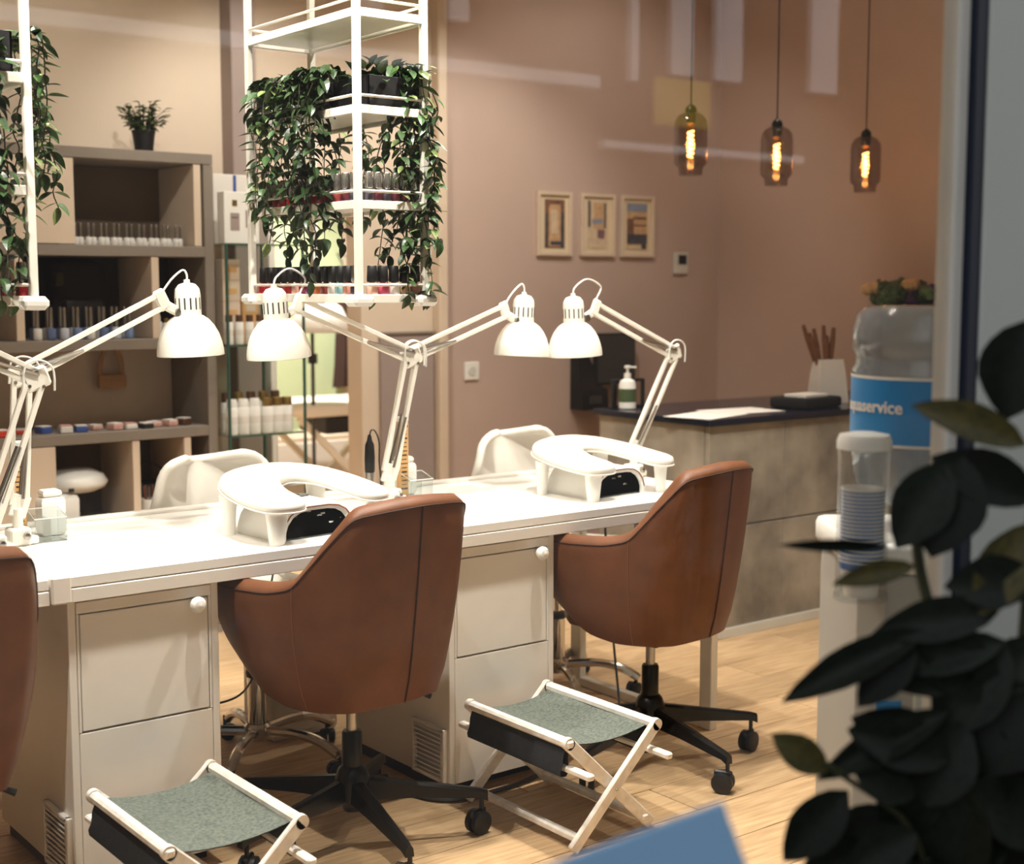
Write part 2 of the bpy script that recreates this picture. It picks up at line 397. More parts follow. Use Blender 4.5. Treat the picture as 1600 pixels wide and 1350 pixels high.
def cabinet(x0, label):
    t = thing('desk_cabinet', label, 'cabinet', (x0 + .18, 3.0, 0), 0, 'cabinets under the manicure desk')
    c = MB()
    c.box((-.171, .235, .365), (.018, .51, .65), .0015); c.box((.171, .235, .365), (.018, .51, .65), .0015)
    c.box((0, .24, .68), (.324, .5, .018), .001); c.box((0, .24, .05), (.324, .5, .018), .001); c.box((0, .485, .365), (.324, .012, .63), .001)
    obj('body', c, 'white', t)
    obj('plinth', MB().box((0, .26, .02), (.33, .44, .04), .001), 'black', t)
    obj('top_rail', MB().box((0, -.012, .672), (.322, .02, .026), .0015), 'white', t)
    obj('lower_panel', MB().box((0, -.011, .2145), (.322, .018, .345), .0015), 'white', t)
    d = obj('door', MB().box((0, -.0115, .5235), (.306, .018, .264), .0015), 'white', t)
    obj('knob', MB().lathe([(.007, 0), (.007, .012), (.014, .014), (.019, .023), (.019, .03), (.013, .039), (0, .042)], 18, TR((0, 0, 0), (PI / 2, 0, 0))), 'plastic', d, (.117, -.0205, .646))
    obj('stile', MB().box((-.158, -.0115, .5235), (.006, .018, .27), .001), 'white', t)
    obj('stile', MB().box((.158, -.0115, .5235), (.006, .018, .27), .001), 'white', t)
    g = MB()
    g.box((-.187, -.002, .12), (.014, .016, .15), .002); g.box((-.187, .14, .12), (.014, .01, .15), .002); g.box((-.187, .07, .19), (.014, .15, .01), .002); g.box((-.187, .07, .05), (.014, .15, .01), .002)
    v = obj('vent_grille', g, 'white', t)
    for k in range(10):
        obj('slat', MB().box((0, 0, 0), (.012, .132, .0035), 0, TR((0, 0, 0), (0, D2R(35), 0))), 'white', v, (-.187, .07, .062 + k * .0128))
    return t
cabinet(1.075, 'white cabinet with round knob nearest the left edge, behind the lower left folding stool')
cabinet(2.10, 'white cabinet with round knob between the two complete brown chairs')

# ------------------------------------------------------------------ castor bases
def castor(parent, loc, rz, m='blackpl', r=.026):
    c = MB()
    for s in (-1, 1): c.lathe([(.004, -.009), (r * .8, -.009), (r, -.006), (r, .006), (r * .8, .009), (.004, .009)], 16, TR((0, s * .0125, r), (PI / 2, 0, 0)))
    o = obj('castor', c, m, parent, loc, (0, 0, rz))
    h = MB().tube([(.0, 0, r * 1.2), (.012, 0, 2 * r), (.012, 0, 2 * r + .03)], .006, 8)
    h.box((0, 0, r * 1.75), (r * 1.7, .012, r * .7), .004)
    obj('castor_fork', h, m, o)
    return o

def star_black(t, R, ph):
    obj('gas_lift', MB().lathe([(.014, .2), (.014, .40)], 16), 'steel', t)
    obj('column', MB().lathe([(.0, .085), (.023, .085), (.025, .09), (.025, .282), (.022, .288), (.0, .288)], 18), 'black', t)
    obj('hub', MB().lathe([(.03, .10), (.045, .115), (.045, .165), (.036, .19), (.026, .2)], 18, cap=False), 'black', t)
    for k in range(5):
        a = ph + k * 2 * PI / 5
        g = MB(); P = []
        for s, wd, z0, z1 in ((.03, .022, .115, .17), (.15, .018, .11, .148), (R - .02, .012, .095, .118), (R, .011, .086, .112)):
            P.append([(s, -wd, z0), (s, wd, z0), (s, wd * .8, z1 - .006), (s, wd * .4, z1), (s, -wd * .4, z1), (s, -wd * .8, z1 - .006)])
        g.grid(P, close_v=True); n = len(g.v); g.f.append(tuple(range(n - 6, n))); g.f.append(tuple(range(6)))
        leg = obj('leg', g, 'black', t, (0, 0, 0), (0, 0, a), angle=25)
        castor(leg, (R - .024, 0, 0), .6, 'blackpl', .03)

def brown_chair(label, loc, rz, ph):
    t = thing('swivel_armchair', label, 'chair', loc, rz, 'brown swivel armchairs')
    half = [(-.245, .235, .685, .475), (-.268, .10, .688, .405), (-.264, -.02, .695, .39), (-.248, -.095, .712, .39), (-.214, -.165, .80, .39), (-.176, -.232, .882, .395), (-.09, -.262, .893, .40), (0, -.27, .897, .40)]
    full = half + [(-a, b, c, d) for a, b, c, d in reversed(half[:-1])]
    U = []
    for i in range(len(full) - 1):
        for k in range(5):
            f = k / 5; U.append(tuple(full[i][q] * (1 - f) + full[i + 1][q] * f for q in range(4)))
    U.append(full[-1])
    # soften the plan only, keep the crest's corners
    for _ in range(3):
        V = list(U)
        for i in range(1, len(U) - 1):
            V[i] = ((U[i - 1][0] + 2 * U[i][0] + U[i + 1][0]) / 4, (U[i - 1][1] + 2 * U[i][1] + U[i + 1][1]) / 4, (U[i - 1][2] + 6 * U[i][2] + U[i + 1][2]) / 8, (U[i - 1][3] + 2 * U[i][3] + U[i + 1][3]) / 4)
        U = V
    def at(u, f, inner):
        x, y, zt, zb = u
        s = .76 + .24 * (math.sin(min(1, f * 1.1) * PI / 2) ** .75)
        yy = y * (.74 + .26 * f ** .7) if y < 0 else y * (.84 + .16 * f ** .5)
        z = zb + (zt - zb) * f
        if inner:
            L = math.hypot(x, y); q = max(0, 1 - .046 / max(L, .05))
            return (x * s * q, yy * q, z)
        return (x * s, yy, z)
    NV = 9; P = []
    for u in U:
        row = [at(u, f / (NV - 1) * (1 - .02 / (u[2] - u[3])), False) for f in range(NV)]
        o = at(u, 1, False); i_ = at(u, 1, True); mid = tuple((o[q] + i_[q]) / 2 for q in range(3))
        row.append((o[0] * .975, o[1] * .975, o[2] - .011)); row.append((mid[0], mid[1], mid[2] + .002)); row.append(i_)
        for f in (.8, .5, .3, .12): row.append(at(u, f, True))
        P.append(row)
    g = MB().grid(P); nv = len(P[0]); nu = len(P)
    g.f.append(tuple(range(nv))); g.f.append(tuple((nu - 1) * nv + k for k in range(nv)))
    # underside
    cb = len(g.v); g.v.append((0, 0, .385))
    for i in range(nu - 1): g.f.append((i * nv, (i + 1) * nv, cb))
    g.f.append(((nu - 1) * nv, 0, cb))
    sh = obj('shell', g, 'leather', t, angle=50)
    rim = [(p[NV - 1][0] * 1.003, p[NV - 1][1] * 1.003, p[NV - 1][2]) for p in P]
    obj('piping', MB().tube(rim, .0018, 6), 'seam', sh)
    mid = nu // 2
    obj('back_seam', MB().tube([(p[0], p[1] - .0012, p[2]) for p in P[mid][0:NV]], .0022, 6), 'seam', sh)
    for i in (15, nu - 16):
        obj('side_seam', MB().tube([(p[0] * 1.003, p[1] * 1.003, p[2]) for p in P[i][0:NV]], .0009, 5), 'stitch', sh)
    cu = [(-.15, -.12), (-.12, -.15), (.12, -.15), (.15, -.12), (.165, .0), (.16, .18), (.13, .215), (-.13, .215), (-.16, .18), (-.165, 0)]
    obj('seat_cushion', MB().pillow(cu, .40, .48, .025), 'leather', t, angle=60)
    obj('swivel_plate', MB().box((0, 0, .378), (.2, .18, .02), .004), 'black', t)
    obj('height_lever', MB().tube([(.05, -.02, .372), (.16, -.05, .366), (.2, -.07, .345)], [.005, .005, .008], 6), 'blackpl', t)
    star_black(t, .34, ph - rz)
    return t
brown_chair('brown leather swivel armchair cut off by the left edge', (.69, 2.86, 0), D2R(8), D2R(-27))
brown_chair('brown leather swivel armchair between the two folding stools, nearest to us', (1.748, 2.9, 0), D2R(8), D2R(-27))
brown_chair('brown leather swivel armchair at the right end of the desk, by the concrete counter', (2.75, 2.89, 0), D2R(12), D2R(-22))

# ------------------------------------------------------------------ white shell chairs behind the desk
def white_chair(label, loc, rz, ph):
    t = thing('shell_chair', label, 'chair', loc, rz, 'white shell chairs behind the desk')
    prof = [(-.22, .455, .20), (-.2, .47, .212), (-.1, .462, .22), (.05, .45, .222), (.15, .455, .222), (.2, .49, .22), (.225, .56, .216), (.24, .66, .21), (.252, .75, .202), (.262, .81, .192), (.268, .85, .172), (.27, .874, .14), (.27, .884, .10)]
    prof = [tuple(p) for p in crom(prof, 2)]
    NU = 17
    def surf(off):
        P = []
        for (y, z, wd) in prof:
            row = []
            for k in range(NU):
                u = -1 + 2 * k / (NU - 1)
                lift = max(0, (z - .5) / .4)
                curl = u * u
                yy = y - curl * (.10 * min(1, lift * 1.3)) + off * (1 if z > .5 else .3)
                zz = z + (curl ** 1.5) * .05 * (1 - min(1, lift * 1.4)) - (0 if z > .49 else off * .9) - (1 - u * u) * .022 * max(0, lift - .6) / .4
                row.append((u * wd, yy, zz))
            P.append(row)
        return P
    A = surf(0); B = surf(.028); g = MB(); g.grid(A); nb = len(g.v); g.grid(B); nv = NU; nu = len(A)
    for i in range(nu - 1):
        g.f.append((i * nv, (i + 1) * nv, nb + (i + 1) * nv, nb + i * nv)); g.f.append((i * nv + nv - 1, nb + i * nv + nv - 1, nb + (i + 1) * nv + nv - 1, (i + 1) * nv + nv - 1))
    for k in range(nv - 1):
        g.f.append((k, nb + k, nb + k + 1, k + 1)); e = (nu - 1) * nv; g.f.append((e + k, e + k + 1, nb + e + k + 1, nb + e + k))
    obj('shell', g, 'pu', t, angle=70)
    rim = [(p[0][0], p[0][1] + .014, p[0][2]) for p in A] + [(A[-1][k][0], A[-1][k][1] + .014, A[-1][k][2]) for k in range(1, nv)] + [(p[-1][0], p[-1][1] + .014, p[-1][2]) for p in reversed(A)]
    obj('edge_roll', MB().tube(rim, .0142, 8), 'pu', t, angle=70)
    obj('gas_lift', MB().lathe([(.014, .26), (.014, .43)], 16), 'chrome', t)
    obj('lift_collar', MB().lathe([(.0, .262), (.03, .262), (.032, .272), (.03, .282), (.0, .282)], 18), 'blackpl', t)
    obj('column', MB().lathe([(.0, .09), (.027, .09), (.027, .262), (.0, .262)], 18), 'chrome', t)
    obj('seat_mount', MB().box((0, 0, .43), (.16, .16, .02), .004), 'black', t)
    obj('hub', MB().lathe([(.0, .07), (.03, .075), (.04, .09), (.04, .115), (.03, .125)], 18, cap=False), 'chrome', t)
    for k in range(5):
        a = ph + k * 2 * PI / 5 - rz
        leg = obj('leg', MB().tube([tuple(p) for p in crom([(.03, 0, .102), (.12, 0, .108), (.2, 0, .098), (.26, 0, .07), (.275, 0, .058)], 4)], .0145, 10), 'chrome', t, (0, 0, 0), (0, 0, a))
        castor(leg, (.262, 0, 0), 1.0, 'blackpl', .022)
    return t
white_chair('white padded shell chair behind the desk, left of the middle lamp pair', (1.83, 3.56, 0), D2R(9), D2R(10))
white_chair('white padded shell chair behind the desk, in front of the taupe wall', (2.97, 3.58, 0), D2R(9), D2R(30))

# ------------------------------------------------------------------ folding foot stools
def stool(label, x0, x1, y0, y1, h=.276):
    cx, cy = (x0 + x1) / 2, (y0 + y1) / 2; hw = (x1 - x0) / 2; hd = (y1 - y0) / 2
    t = thing('folding_stool', label, 'stool', (cx, cy, 0), 0, 'folding canvas foot stools')
    def leg(s, y):
        a = Vector((s * hw, y, h)); b = Vector((-s * hw, y, .012))
        g = MB().bar(a, b, .032, .015, .003, up=(0, 1, 0))
        T = TR((a.x, y, a.z), (PI / 2, 0, 0))
        g.lathe([(0, -.0075), (.0155, -.0075), (.016, 0), (.0155, .0075), (0, .0075)], 16, T)
        return obj('leg', g, 'chip', t)
    for y, d in ((-hd, 0), (hd, 0)):
        leg(1, y); leg(-1, y + (.017 if y < 0 else -.017))
    for s in (-1, 1):
        obj('top_rail', MB().box((s * hw, 0, h), (.026, 2 * hd - .01, .022), .006), 'chip', t)
        obj('foot_rail', MB().box((-s * hw * .82, 0, .034), (.022, 2 * hd - .01, .018), .004), 'chip', t)
        obj('seat_bar', MB().box((s * (hw - .008), -.012, h - .066), (.022, 2 * hd + .1, .016), .004), 'chip', t)
    P = []
    n = 14
    for k in range(n + 1):
        u = -1 + 2 * k / n
        row = []
        for j in range(7):
            v = -1 + j / 3
            row.append((u * (hw - .012), v * (hd - .022) * (1 - .03 * (1 - u * u)), h - .004 - .017 * (1 - u * u) - .004 * (1 - abs(v))))
        P.append(row)
    g = MB().grid(P); g.grid([[(p[0], p[1], p[2] - .0025) for p in r] for r in P])
    obj('canvas_seat', g, 'fabric', t, angle=60)
    P = []
    for k, (dx, z) in enumerate(((.005, h - .008), (-.004, h - .03), (-.007, h - .055), (-.014, h - .07), (-.012, h - .082), (.004, h - .084), (.012, h - .075), (.010, h - .04), (.012, h - .01))):
        P.append([(-hw - .004 + dx, -hd + .025 + (2 * hd - .05) * j / 6, z) for j in range(7)])
    obj('canvas_flap', MB().grid(P), 'flap', t, angle=60)
    P = []
    for k, (dx, z) in enumerate(((.012, h - .01), (.014, h - .04), (.016, h - .07), (.008, h - .082), (-.008, h - .08), (-.012, h - .05), (-.010, h - .015))):
        P.append([(hw - .008 + dx * .6, -hd + .025 + (2 * hd - .05) * j / 6, z) for j in range(7)])
    obj('canvas_flap', MB().grid(P), 'flap', t, angle=60)
    obj('pivot_bolt', MB().lathe([(0, 0), (.004, 0), (.0035, .002), (0, .0025)], 10, TR((0, -hd - .008, h / 2), (PI / 2, 0, 0))), 'steel', t)
    return t
stool('white folding stool with grey canvas seat in the lower left corner', 1.085, 1.37, 2.48, 2.9)
stool('white folding stool with grey canvas seat and chipped foot rails, between the brown chairs', 2.125, 2.40, 2.5, 2.935)

# ------------------------------------------------------------------ clamp lamps on the desk
def lamp(label, base, elbow, wrist, head, y, tilt, sgn, loop):
    """all in the plane y: base (x), elbow (x,z), wrist (x,z), head (x, z of the rim); sgn = side the upper arm goes to"""
    t = thing('clamp_lamp', label, 'lamp', (base, y, .75), 0, 'white spring-arm clamp lamps')
    def L(x, z, dy=0): return (x - base, dy, z - .75)
    ex, ez = elbow; wx, wz = wrist; hx, hz = head
    c = MB().box(L(base, .772), (.052, .05, .044), .005).box(L(base + .03, .762), (.03, .04, .02), .004)
    c.lathe([(.013, 0), (.013, .05), (.01, .052)], 14, TR(L(base, .79)))
    obj('clamp', c, 'whitemetal', t)
    obj('clamp_screw', MB().lathe([(0, 0), (.008, 0), (.008, .012), (0, .014)], 12, TR(L(base + .012, .775, -.025), (PI / 2, 0, 0))), 'steel', t)
    br = MB().bar(L(base - .004, .82), L(base + .014, .872), .045, .012, .003); obj('lower_bracket', br, 'whitemetal', t)
    d = (Vector((ex - base, 0, ez - .86))).normalized(); n = Vector((d.z, 0, -d.x))
    for k, off in enumerate((-.019, .019)):
        a = Vector(L(base + .004, .85)) + n * off; b = Vector(L(ex, ez)) + n * off
        obj('lower_arm_bar', MB().bar(a, b, .0125, .0125, .0015), 'whitemetal', t)
    for dy in (-.012, .012):
        a = Vector(L(base + .006, .865, dy)) + n * .006; b = Vector(L(base, .865, dy)) + d * .15 + n * .016
        obj('spring', MB().tube([a, b], .0042, 8), 'steel', t)
    eb = MB().bar(L(ex - .03, ez - .012), L(ex + .03, ez + .01), .052, .014, .006); obj('elbow_bracket', eb, 'whitemetal', t)
    for q in ((-.018, -.018), (.016, -.02), (.0, .016)):
        obj('rivet', MB().lathe([(0, 0), (.0045, 0), (.004, .002), (0, .0025)], 10, TR(L(ex + q[0], ez + q[1], -.0075), (PI / 2, 0, 0))), 'steel', t)
    d2 = Vector((wx - ex, 0, wz - ez)).normalized(); n2 = Vector((-d2.z, 0, d2.x));
    if n2.z < 0: n2 = -n2
    for off in (-.017, .017):
        a = Vector(L(ex, ez)) + n2 * off; b = Vector(L(wx, wz)) + n2 * off
        obj('upper_arm_bar', MB().bar(a, b, .0125, .0125, .0015), 'whitemetal', t)
    for dy in (-.01, .01):
        a = Vector(L(ex, ez, dy)) + n2 * .01; b = Vector(L(ex, ez, dy)) + d2 * .16 - n2 * .016
        obj('spring', MB().tube([a, b], .0038, 8), 'steel', t)
    wb = MB().bar(Vector(L(wx, wz)) - n2 * .026, Vector(L(wx, wz)) + n2 * .03, .035, .014, .006)
    wb.bar(L(wx + sgn * .01, wz - .012), L(wx + sgn * .045, wz - .03), .026, .012, .005)
    obj('wrist_bracket', wb, 'whitemetal', t)
    kb = MB().tube([L(wx + sgn * .035, wz - .026), L(hx - sgn * .03, hz + .118)], .006, 8)
    kb.lathe([(0, -.012), (.011, -.01), (.011, .01), (0, .012)], 12, TR(L(wx + sgn * .043, wz - .03, -.006), (PI / 2, 0, 0)))
    obj('knuckle', kb, 'steel', t)
    T = TR((0, 0, 0))
    dome = [(.0865, 0), (.086, .014), (.0825, .034), (.0755, .056), (.065, .076), (.051, .093), (.038, .102), (.033, .104)]
    inn = [(r - .0018, z - .001) for r, z in reversed(dome)]
    sh = obj('shade', MB().lathe(dome + inn, 40, cap=False), 'whitemetal', t, L(hx, hz), (0, tilt, 0), angle=60)
    so = obj('socket_housing', MB().lathe([(.0335, .10), (.0335, .155), (.031, .172), (.022, .184), (.008, .188), (.008, .196), (0, .197)], 28), 'whitemetal', t, L(hx, hz), (0, tilt, 0), angle=50)
    sl = MB()
    for k in range(14):
        a = 2 * PI * k / 14
        sl.box((.0334, 0, .134), (.0012, .004, .03), 0, Matrix.Rotation(a, 4, 'Z'))
    obj('vent_slots', sl, 'darkgrey', so)
    obj('bulb', MB().lathe([(.012, .1), (.014, .085), (.028, .06), (.03, .045), (.022, .028), (0, .02)], 18), 'plastic', sh)
    top = Vector(L(hx, hz)) + Matrix.Rotation(tilt, 3, 'Y') @ Vector((0, 0, .19))
    wv = Vector(L(wx, wz + .02))
    if loop:
        P = [top, top + Vector((-sgn * .008, 0, .025)), (top + wv) / 2 + Vector((-sgn * .012, 0, .062)), wv + Vector((-sgn * .022, 0, .05)), wv + Vector((-sgn * .008, 0, .015)), wv]
    else:
        P = [top, top + Vector((0, 0, .02)), top + Vector((-sgn * .012, 0, .03)), (top + wv) / 2 + Vector((-sgn * .008, 0, .02)), wv]
    obj('cord', MB().tube([tuple(p) for p in crom(P, 6)], .0028, 6), 'plastic', t)
    e = Vector(L(ex, ez)); P = [e + Vector((-.035, -.012, -.02)), e + Vector((-.03, -.016, .03)), e + Vector((0, -.018, .045)), e + Vector((.035, -.016, .025)), e + Vector((.04, -.012, -.03))]
    obj('cord', MB().tube([tuple(p) for p in crom(P, 5)], .0026, 6), 'plastic', t)
    return t
lamp('white spring-arm lamp at the left, its shade nearest the shelving unit', 1.112, (1.135, 1.166), (1.50, 1.342), (1.576, 1.2), 3.40, D2R(-2), 1, False)
lamp('white spring-arm lamp clamped at the far left, its arm leaving the picture', 1.03, (1.145, 1.16), (.80, 1.34), (.72, 1.2), 3.33, 0, -1, False)
lamp('white spring-arm lamp bent left over the desk, below the plant rack', 2.15, (2.235, 1.178), (1.868, 1.33), (1.808, 1.188), 3.35, D2R(-4), -1, True)
lamp('white spring-arm lamp bent right, left of the two overlapping shades', 2.19, (2.262, 1.178), (2.61, 1.303), (2.675, 1.165), 3.40, D2R(3), 1, False)
lamp('white spring-arm lamp at the right end of the desk, right of the two overlapping shades', 3.13, (3.31, 1.155), (2.958, 1.308), (2.875, 1.16), 3.38, D2R(-3), -1, True)

# ------------------------------------------------------------------ hand rests and nail lamps
def handrest(label, loc):
    t = thing('hand_rest', label, 'hand rest', loc, 0, 'white hand rests on the desk')
    o = [(-.19, .02), (-.195, -.06), (-.18, -.14), (-.145, -.175), (-.09, -.175), (-.06, -.15), (-.055, -.10), (-.05, -.03), (-.03, .035), (.01, .065), (.055, .055), (.085, .02), (.105, -.05), (.115, -.12), (.135, -.15), (.17, -.155), (.195, -.13), (.198, -.06), (.19, .03), (.165, .1), (.12, .15), (.04, .175), (-.05, .175), (-.13, .15), (-.175, .095)]
    o = [(p.x, p.y) for p in crom([(a, b, 0) for a, b in o + [o[0]]], 3)[:-1]]
    tilt = D2R(6.5)
    c = MB().pillow(o, 0, .034, .014)
    for i, v in enumerate(c.v):
        u = v[0] / .195; c.v[i] = (v[0], v[1], v[2] + .016 * (1 - u * u) * max(0, (v[1] + .05) / .22))
    obj('cushion', c, 'pu', t, (0, 0, .095), (tilt, 0, 0), angle=60)
    obj('cushion_seam', MB().tube([(x * 1.003, y * 1.003, .007 + .016 * (1 - (x / .195) ** 2) * max(0, (y + .05) / .22)) for x, y in o], .0022, 5, closed=True), 'white', t, (0, 0, .095), (tilt, 0, 0))
    for x, y, r in ((-.165, .06, .021), (-.135, -.14, .026), (.16, -.115, .021), (.125, .125, .026)):
        top = .097 + y * math.tan(tilt)
        obj('leg', MB().lathe([(0, 0), (r * .66, 0), (r * .7, .004), (r, top), (0, top)], 18, sx=1.15, sy=.8), 'plastic', t, (x, y, 0))
    return t
handrest('white U-shaped hand rest on the desk, behind the nearest brown chair', (1.745, 3.15, .75))
handrest('white U-shaped hand rest near the right end of the desk', (2.81, 3.20, .75))

def nail_lamp(label, loc, rz):
    t = thing('nail_lamp', label, 'nail lamp', loc, rz, 'nail curing lamps'); t.scale = (1.1, 1.03, 1.0)
    def ring(sx, sz, dx=0, z0=0):
        P = [(-.105, 0), (-.106, .025), (-.098, .05), (-.082, .072), (-.06, .085), (-.03, .09), (.03, .09), (.06, .085), (.082, .072), (.098, .05), (.106, .025), (.105, 0)]
        return [(x * sx, z0 + z * sz) for x, z in P]
    R = [(.1, .92, .95), (.09, .985, 1.0), (.0, 1, 1), (-.085, 1.0, .98), (-.097, .985, .96), (-.1, .95, .93)]
    g = MB(); P = []
    for y, sx, sz in R: P.append([(x, y, z) for x, z in ring(sx, sz)])
    g.grid(P); g.f.append(tuple(range(12)))
    obj('housing', g, 'plastic', t, angle=50)
    def band(name, o, i, y0, y1, m):
        obj(name, MB().grid([[(x, y0, z) for x, z in ring(*o)], [(x, y0, z) for x, z in ring(*i)], [(x, y1, z) for x, z in ring(*i)]]), m, t)
    band('front_lip', (.955, .935), (.93, .905), -.1, -.098, 'plastic')
    P1 = ring(.915, .885)[1:11]; P0 = ring(.94, .915)[1:11]
    obj('copper_band', MB().grid([[(x, -.1005, z) for x, z in P0], [(x, -.1015, z) for x, z in P1], [(x, -.097, z) for x, z in P1]]), 'copper', t)
    band('inner_lip', (.92, .89), (.84, .80), -.0985, -.09, 'plastic')
    q = MB(); P = [[(x * (1 - .07 * ((i + j) % 2) * (j > 0)), y, z * (1 - .07 * ((i + j) % 2) * (j > 0))) for i, (x, z) in enumerate(ring(sx, sz))] for j, (y, sx, sz) in enumerate(((-.092, .845, .805), (-.055, .81, .77), (-.02, .77, .73), (.015, .72, .66), (.05, .62, .56)))]
    q.grid(P); n = len(q.v); q.f.append(tuple(range(n - 12, n)))
    obj('light_chamber', q, 'uvblack', t, angle=5)
    obj('base_plate', MB().box((0, 0, .002), (.17, .17, .004)), 'uvblack', t)
    led = MB()
    for k in range(9):
        a = PI * (k + 1) / 10
        led.box((.066 * math.cos(a), -.05 + .035 * (k % 2), .012 + .05 * math.sin(a)), (.013, .016, .006), .001)
    obj('lens', led, 'chrome', t)
    dp = MB().pillow([(.052 * math.cos(a), .03 + .034 * math.sin(a)) for a in [2 * PI * k / 20 for k in range(20)]], .088, .0925, .001)
    o = obj('control_panel', dp, 'darkgrey', t)
    dg = MB()
    for x in (-.02, 0, .02): dg.box((x, .03, .093), (.011, .018, .001)).box((x, .03, .0931), (.005, .01, .0012))
    obj('display_digits', dg, 'blackpl', o)
    return t
nail_lamp('white nail curing lamp under the hand rest behind the nearest brown chair', (1.735, 3.142, .75), D2R(5))
nail_lamp('white nail curing lamp under the hand rest at the right end of the desk', (2.80, 3.192, .75), D2R(5))

# ------------------------------------------------------------------ small things on the desk
def tube_pack(label, loc):
    t = thing('emery_board_pack', label, 'pack', loc, 0, 'kraft packs beside the lamp clamps')
    obj('sleeve', MB().box((0, 0, .115), (.034, .018, .23), .003), 'kraft', t)
    obj('cap', MB().box((0, 0, .237), (.036, .02, .016), .004), 'plastic', t)
    p = MB()
    for k in range(14): p.box((0, -.0093, .03 + k * .0125), (.018 if k % 3 else .022, .0006, .0026 if k % 4 else .005))
    p.box((.002, -.0093, .216), (.022, .0006, .007)); obj('print', p, 'ink', t)
    return t
tube_pack('tall kraft-coloured pack with dark print beside the middle lamp clamps', (2.272, 3.46, .75))
tube_pack('tall kraft-coloured pack with dark print behind the far left lamp clamps', (1.15, 3.50, .75))
def caddy(label, loc):
    t = thing('acrylic_caddy', label, 'caddy', loc, 0, 'clear caddies on the desk')
    g = MB()
    for c, d in (((0, 0, .002), (.08, .06, .004)), ((-.039, 0, .035), (.003, .06, .07)), ((.039, 0, .035), (.003, .06, .07)), ((0, -.029, .03), (.078, .003, .06)), ((0, .029, .04), (.078, .003, .08)), ((.0, 0, .03), (.003, .055, .055))): g.box(c, d)
    obj('tray', g, 'acryl', t)
    obj('rim', MB().tube([(-.04, -.03, .06), (.04, -.03, .06), (.04, .03, .078), (-.04, .03, .078)], .0016, 5, closed=True), 'plastic', t)
    return t
caddy('clear acrylic caddy beside the middle lamp clamps', (2.30, 3.43, .75))
caddy('clear acrylic caddy beside the far left lamp clamps', (1.19, 3.42, .75))
def tape(label, loc):
    t = thing('lint_dispenser', label, 'dispenser', loc, 0, 'white dispensers on the desk')
    obj('body', MB().pillow([(-.03, -.025), (.03, -.025), (.03, .025), (-.03, .025)], 0, .10, .012), 'plastic', t)
    obj('lid', MB().pillow([(-.024, -.02), (.024, -.02), (.024, .02), (-.024, .02)], .098, .118, .008), 'plastic', t)
tape('small white dispenser behind the clear caddy in the middle of the desk', (2.315, 3.52, .75))
tape('small white dispenser behind the clear caddy at the far left', (1.225, 3.49, .75))
t = thing('nail_drill', 'black and silver nail drill handpiece standing by the middle lamp clamps', 'nail drill', (2.245, 3.60, .715))
obj('stand', MB().lathe([(0, .035), (.028, .035), (.03, .041), (.012, .047), (.009, .055), (0, .055)], 18), 'plastic', t)
obj('steel_tip', MB().lathe([(.004, .05), (.008, .055), (.012, .06), (.0135, .085), (.0135, .1)], 16), 'steel', t)
obj('grip', MB().lathe([(.0135, .1), (.0155, .104), (.016, .15), (.014, .185), (.008, .198), (.005, .215), (0, .217)], 16), 'blackpl', t)
obj('cord', MB().tube([tuple(p) for p in crom([(0, 0, .21), (.006, 0, .228), (.02, 0, .225), (.034, .0, .19), (.04, .01, .13), (.05, .02, .05), (.045, .07, .038)], 6)], .0022, 6), 'blackpl', t)
tag(obj('power_cord', MB().tube([tuple(p) for p in crom([(3.02, 3.4, .69), (3.0, 3.36, .45), (2.98, 3.3, .2), (2.93, 3.22, .06), (2.86, 3.14, .012), (2.7, 3.3, .008), (2.5, 3.5, .008)], 8)], .004, 6), 'darkgrey'), 'grey power cord hanging under the right end of the desk', 'cord')
tag(obj('power_cord', MB().tube([tuple(p) for p in crom([(1.43, 3.5, .42), (1.5, 3.42, .3), (1.62, 3.36, .27), (1.75, 3.42, .31), (1.9, 3.6, .5), (1.95, 3.62, .68)], 8)], .003, 6), 'darkgrey'), 'thin dark cord slung under the desk beside the left cabinet', 'cord')
tag(obj('power_cord', MB().tube([tuple(p) for p in crom([(2.0, 3.3, .008), (2.03, 3.1, .008), (2.08, 2.98, .008), (2.2, 2.95, .008), (2.42, 2.99, .008), (2.6, 3.2, .008)], 8)], .006, 6), 'darkgrey'), 'dark cable lying on the floor in front of the middle cabinet', 'cord')
t = thing('waste_bin', 'white lined waste bin on the floor under the desk', 'bin', (2.06, 3.78, 0))
obj('bin', MB().pillow([(-.11, -.09), (.11, -.09), (.11, .09), (-.11, .09)], .0, .26, .02), 'plastic', t)
g = MB(); P = []
for j, (s, z) in enumerate(((1.0, .03), (1.03, .12), (1.06, .2), (1.1, .262), (1.0, .285), (.85, .27))):
    P.append([((.115 * s + .008 * math.sin(k * 2.3 + j)) * max(-1, min(1, 1.35 * math.cos(2 * PI * k / 24))), (.095 * s + .006 * math.cos(k * 1.7 + j)) * max(-1, min(1, 1.35 * math.sin(2 * PI * k / 24))), z) for k in range(24)])
g.grid(P, close_v=True); obj('liner', g, 'bag', t, angle=60)

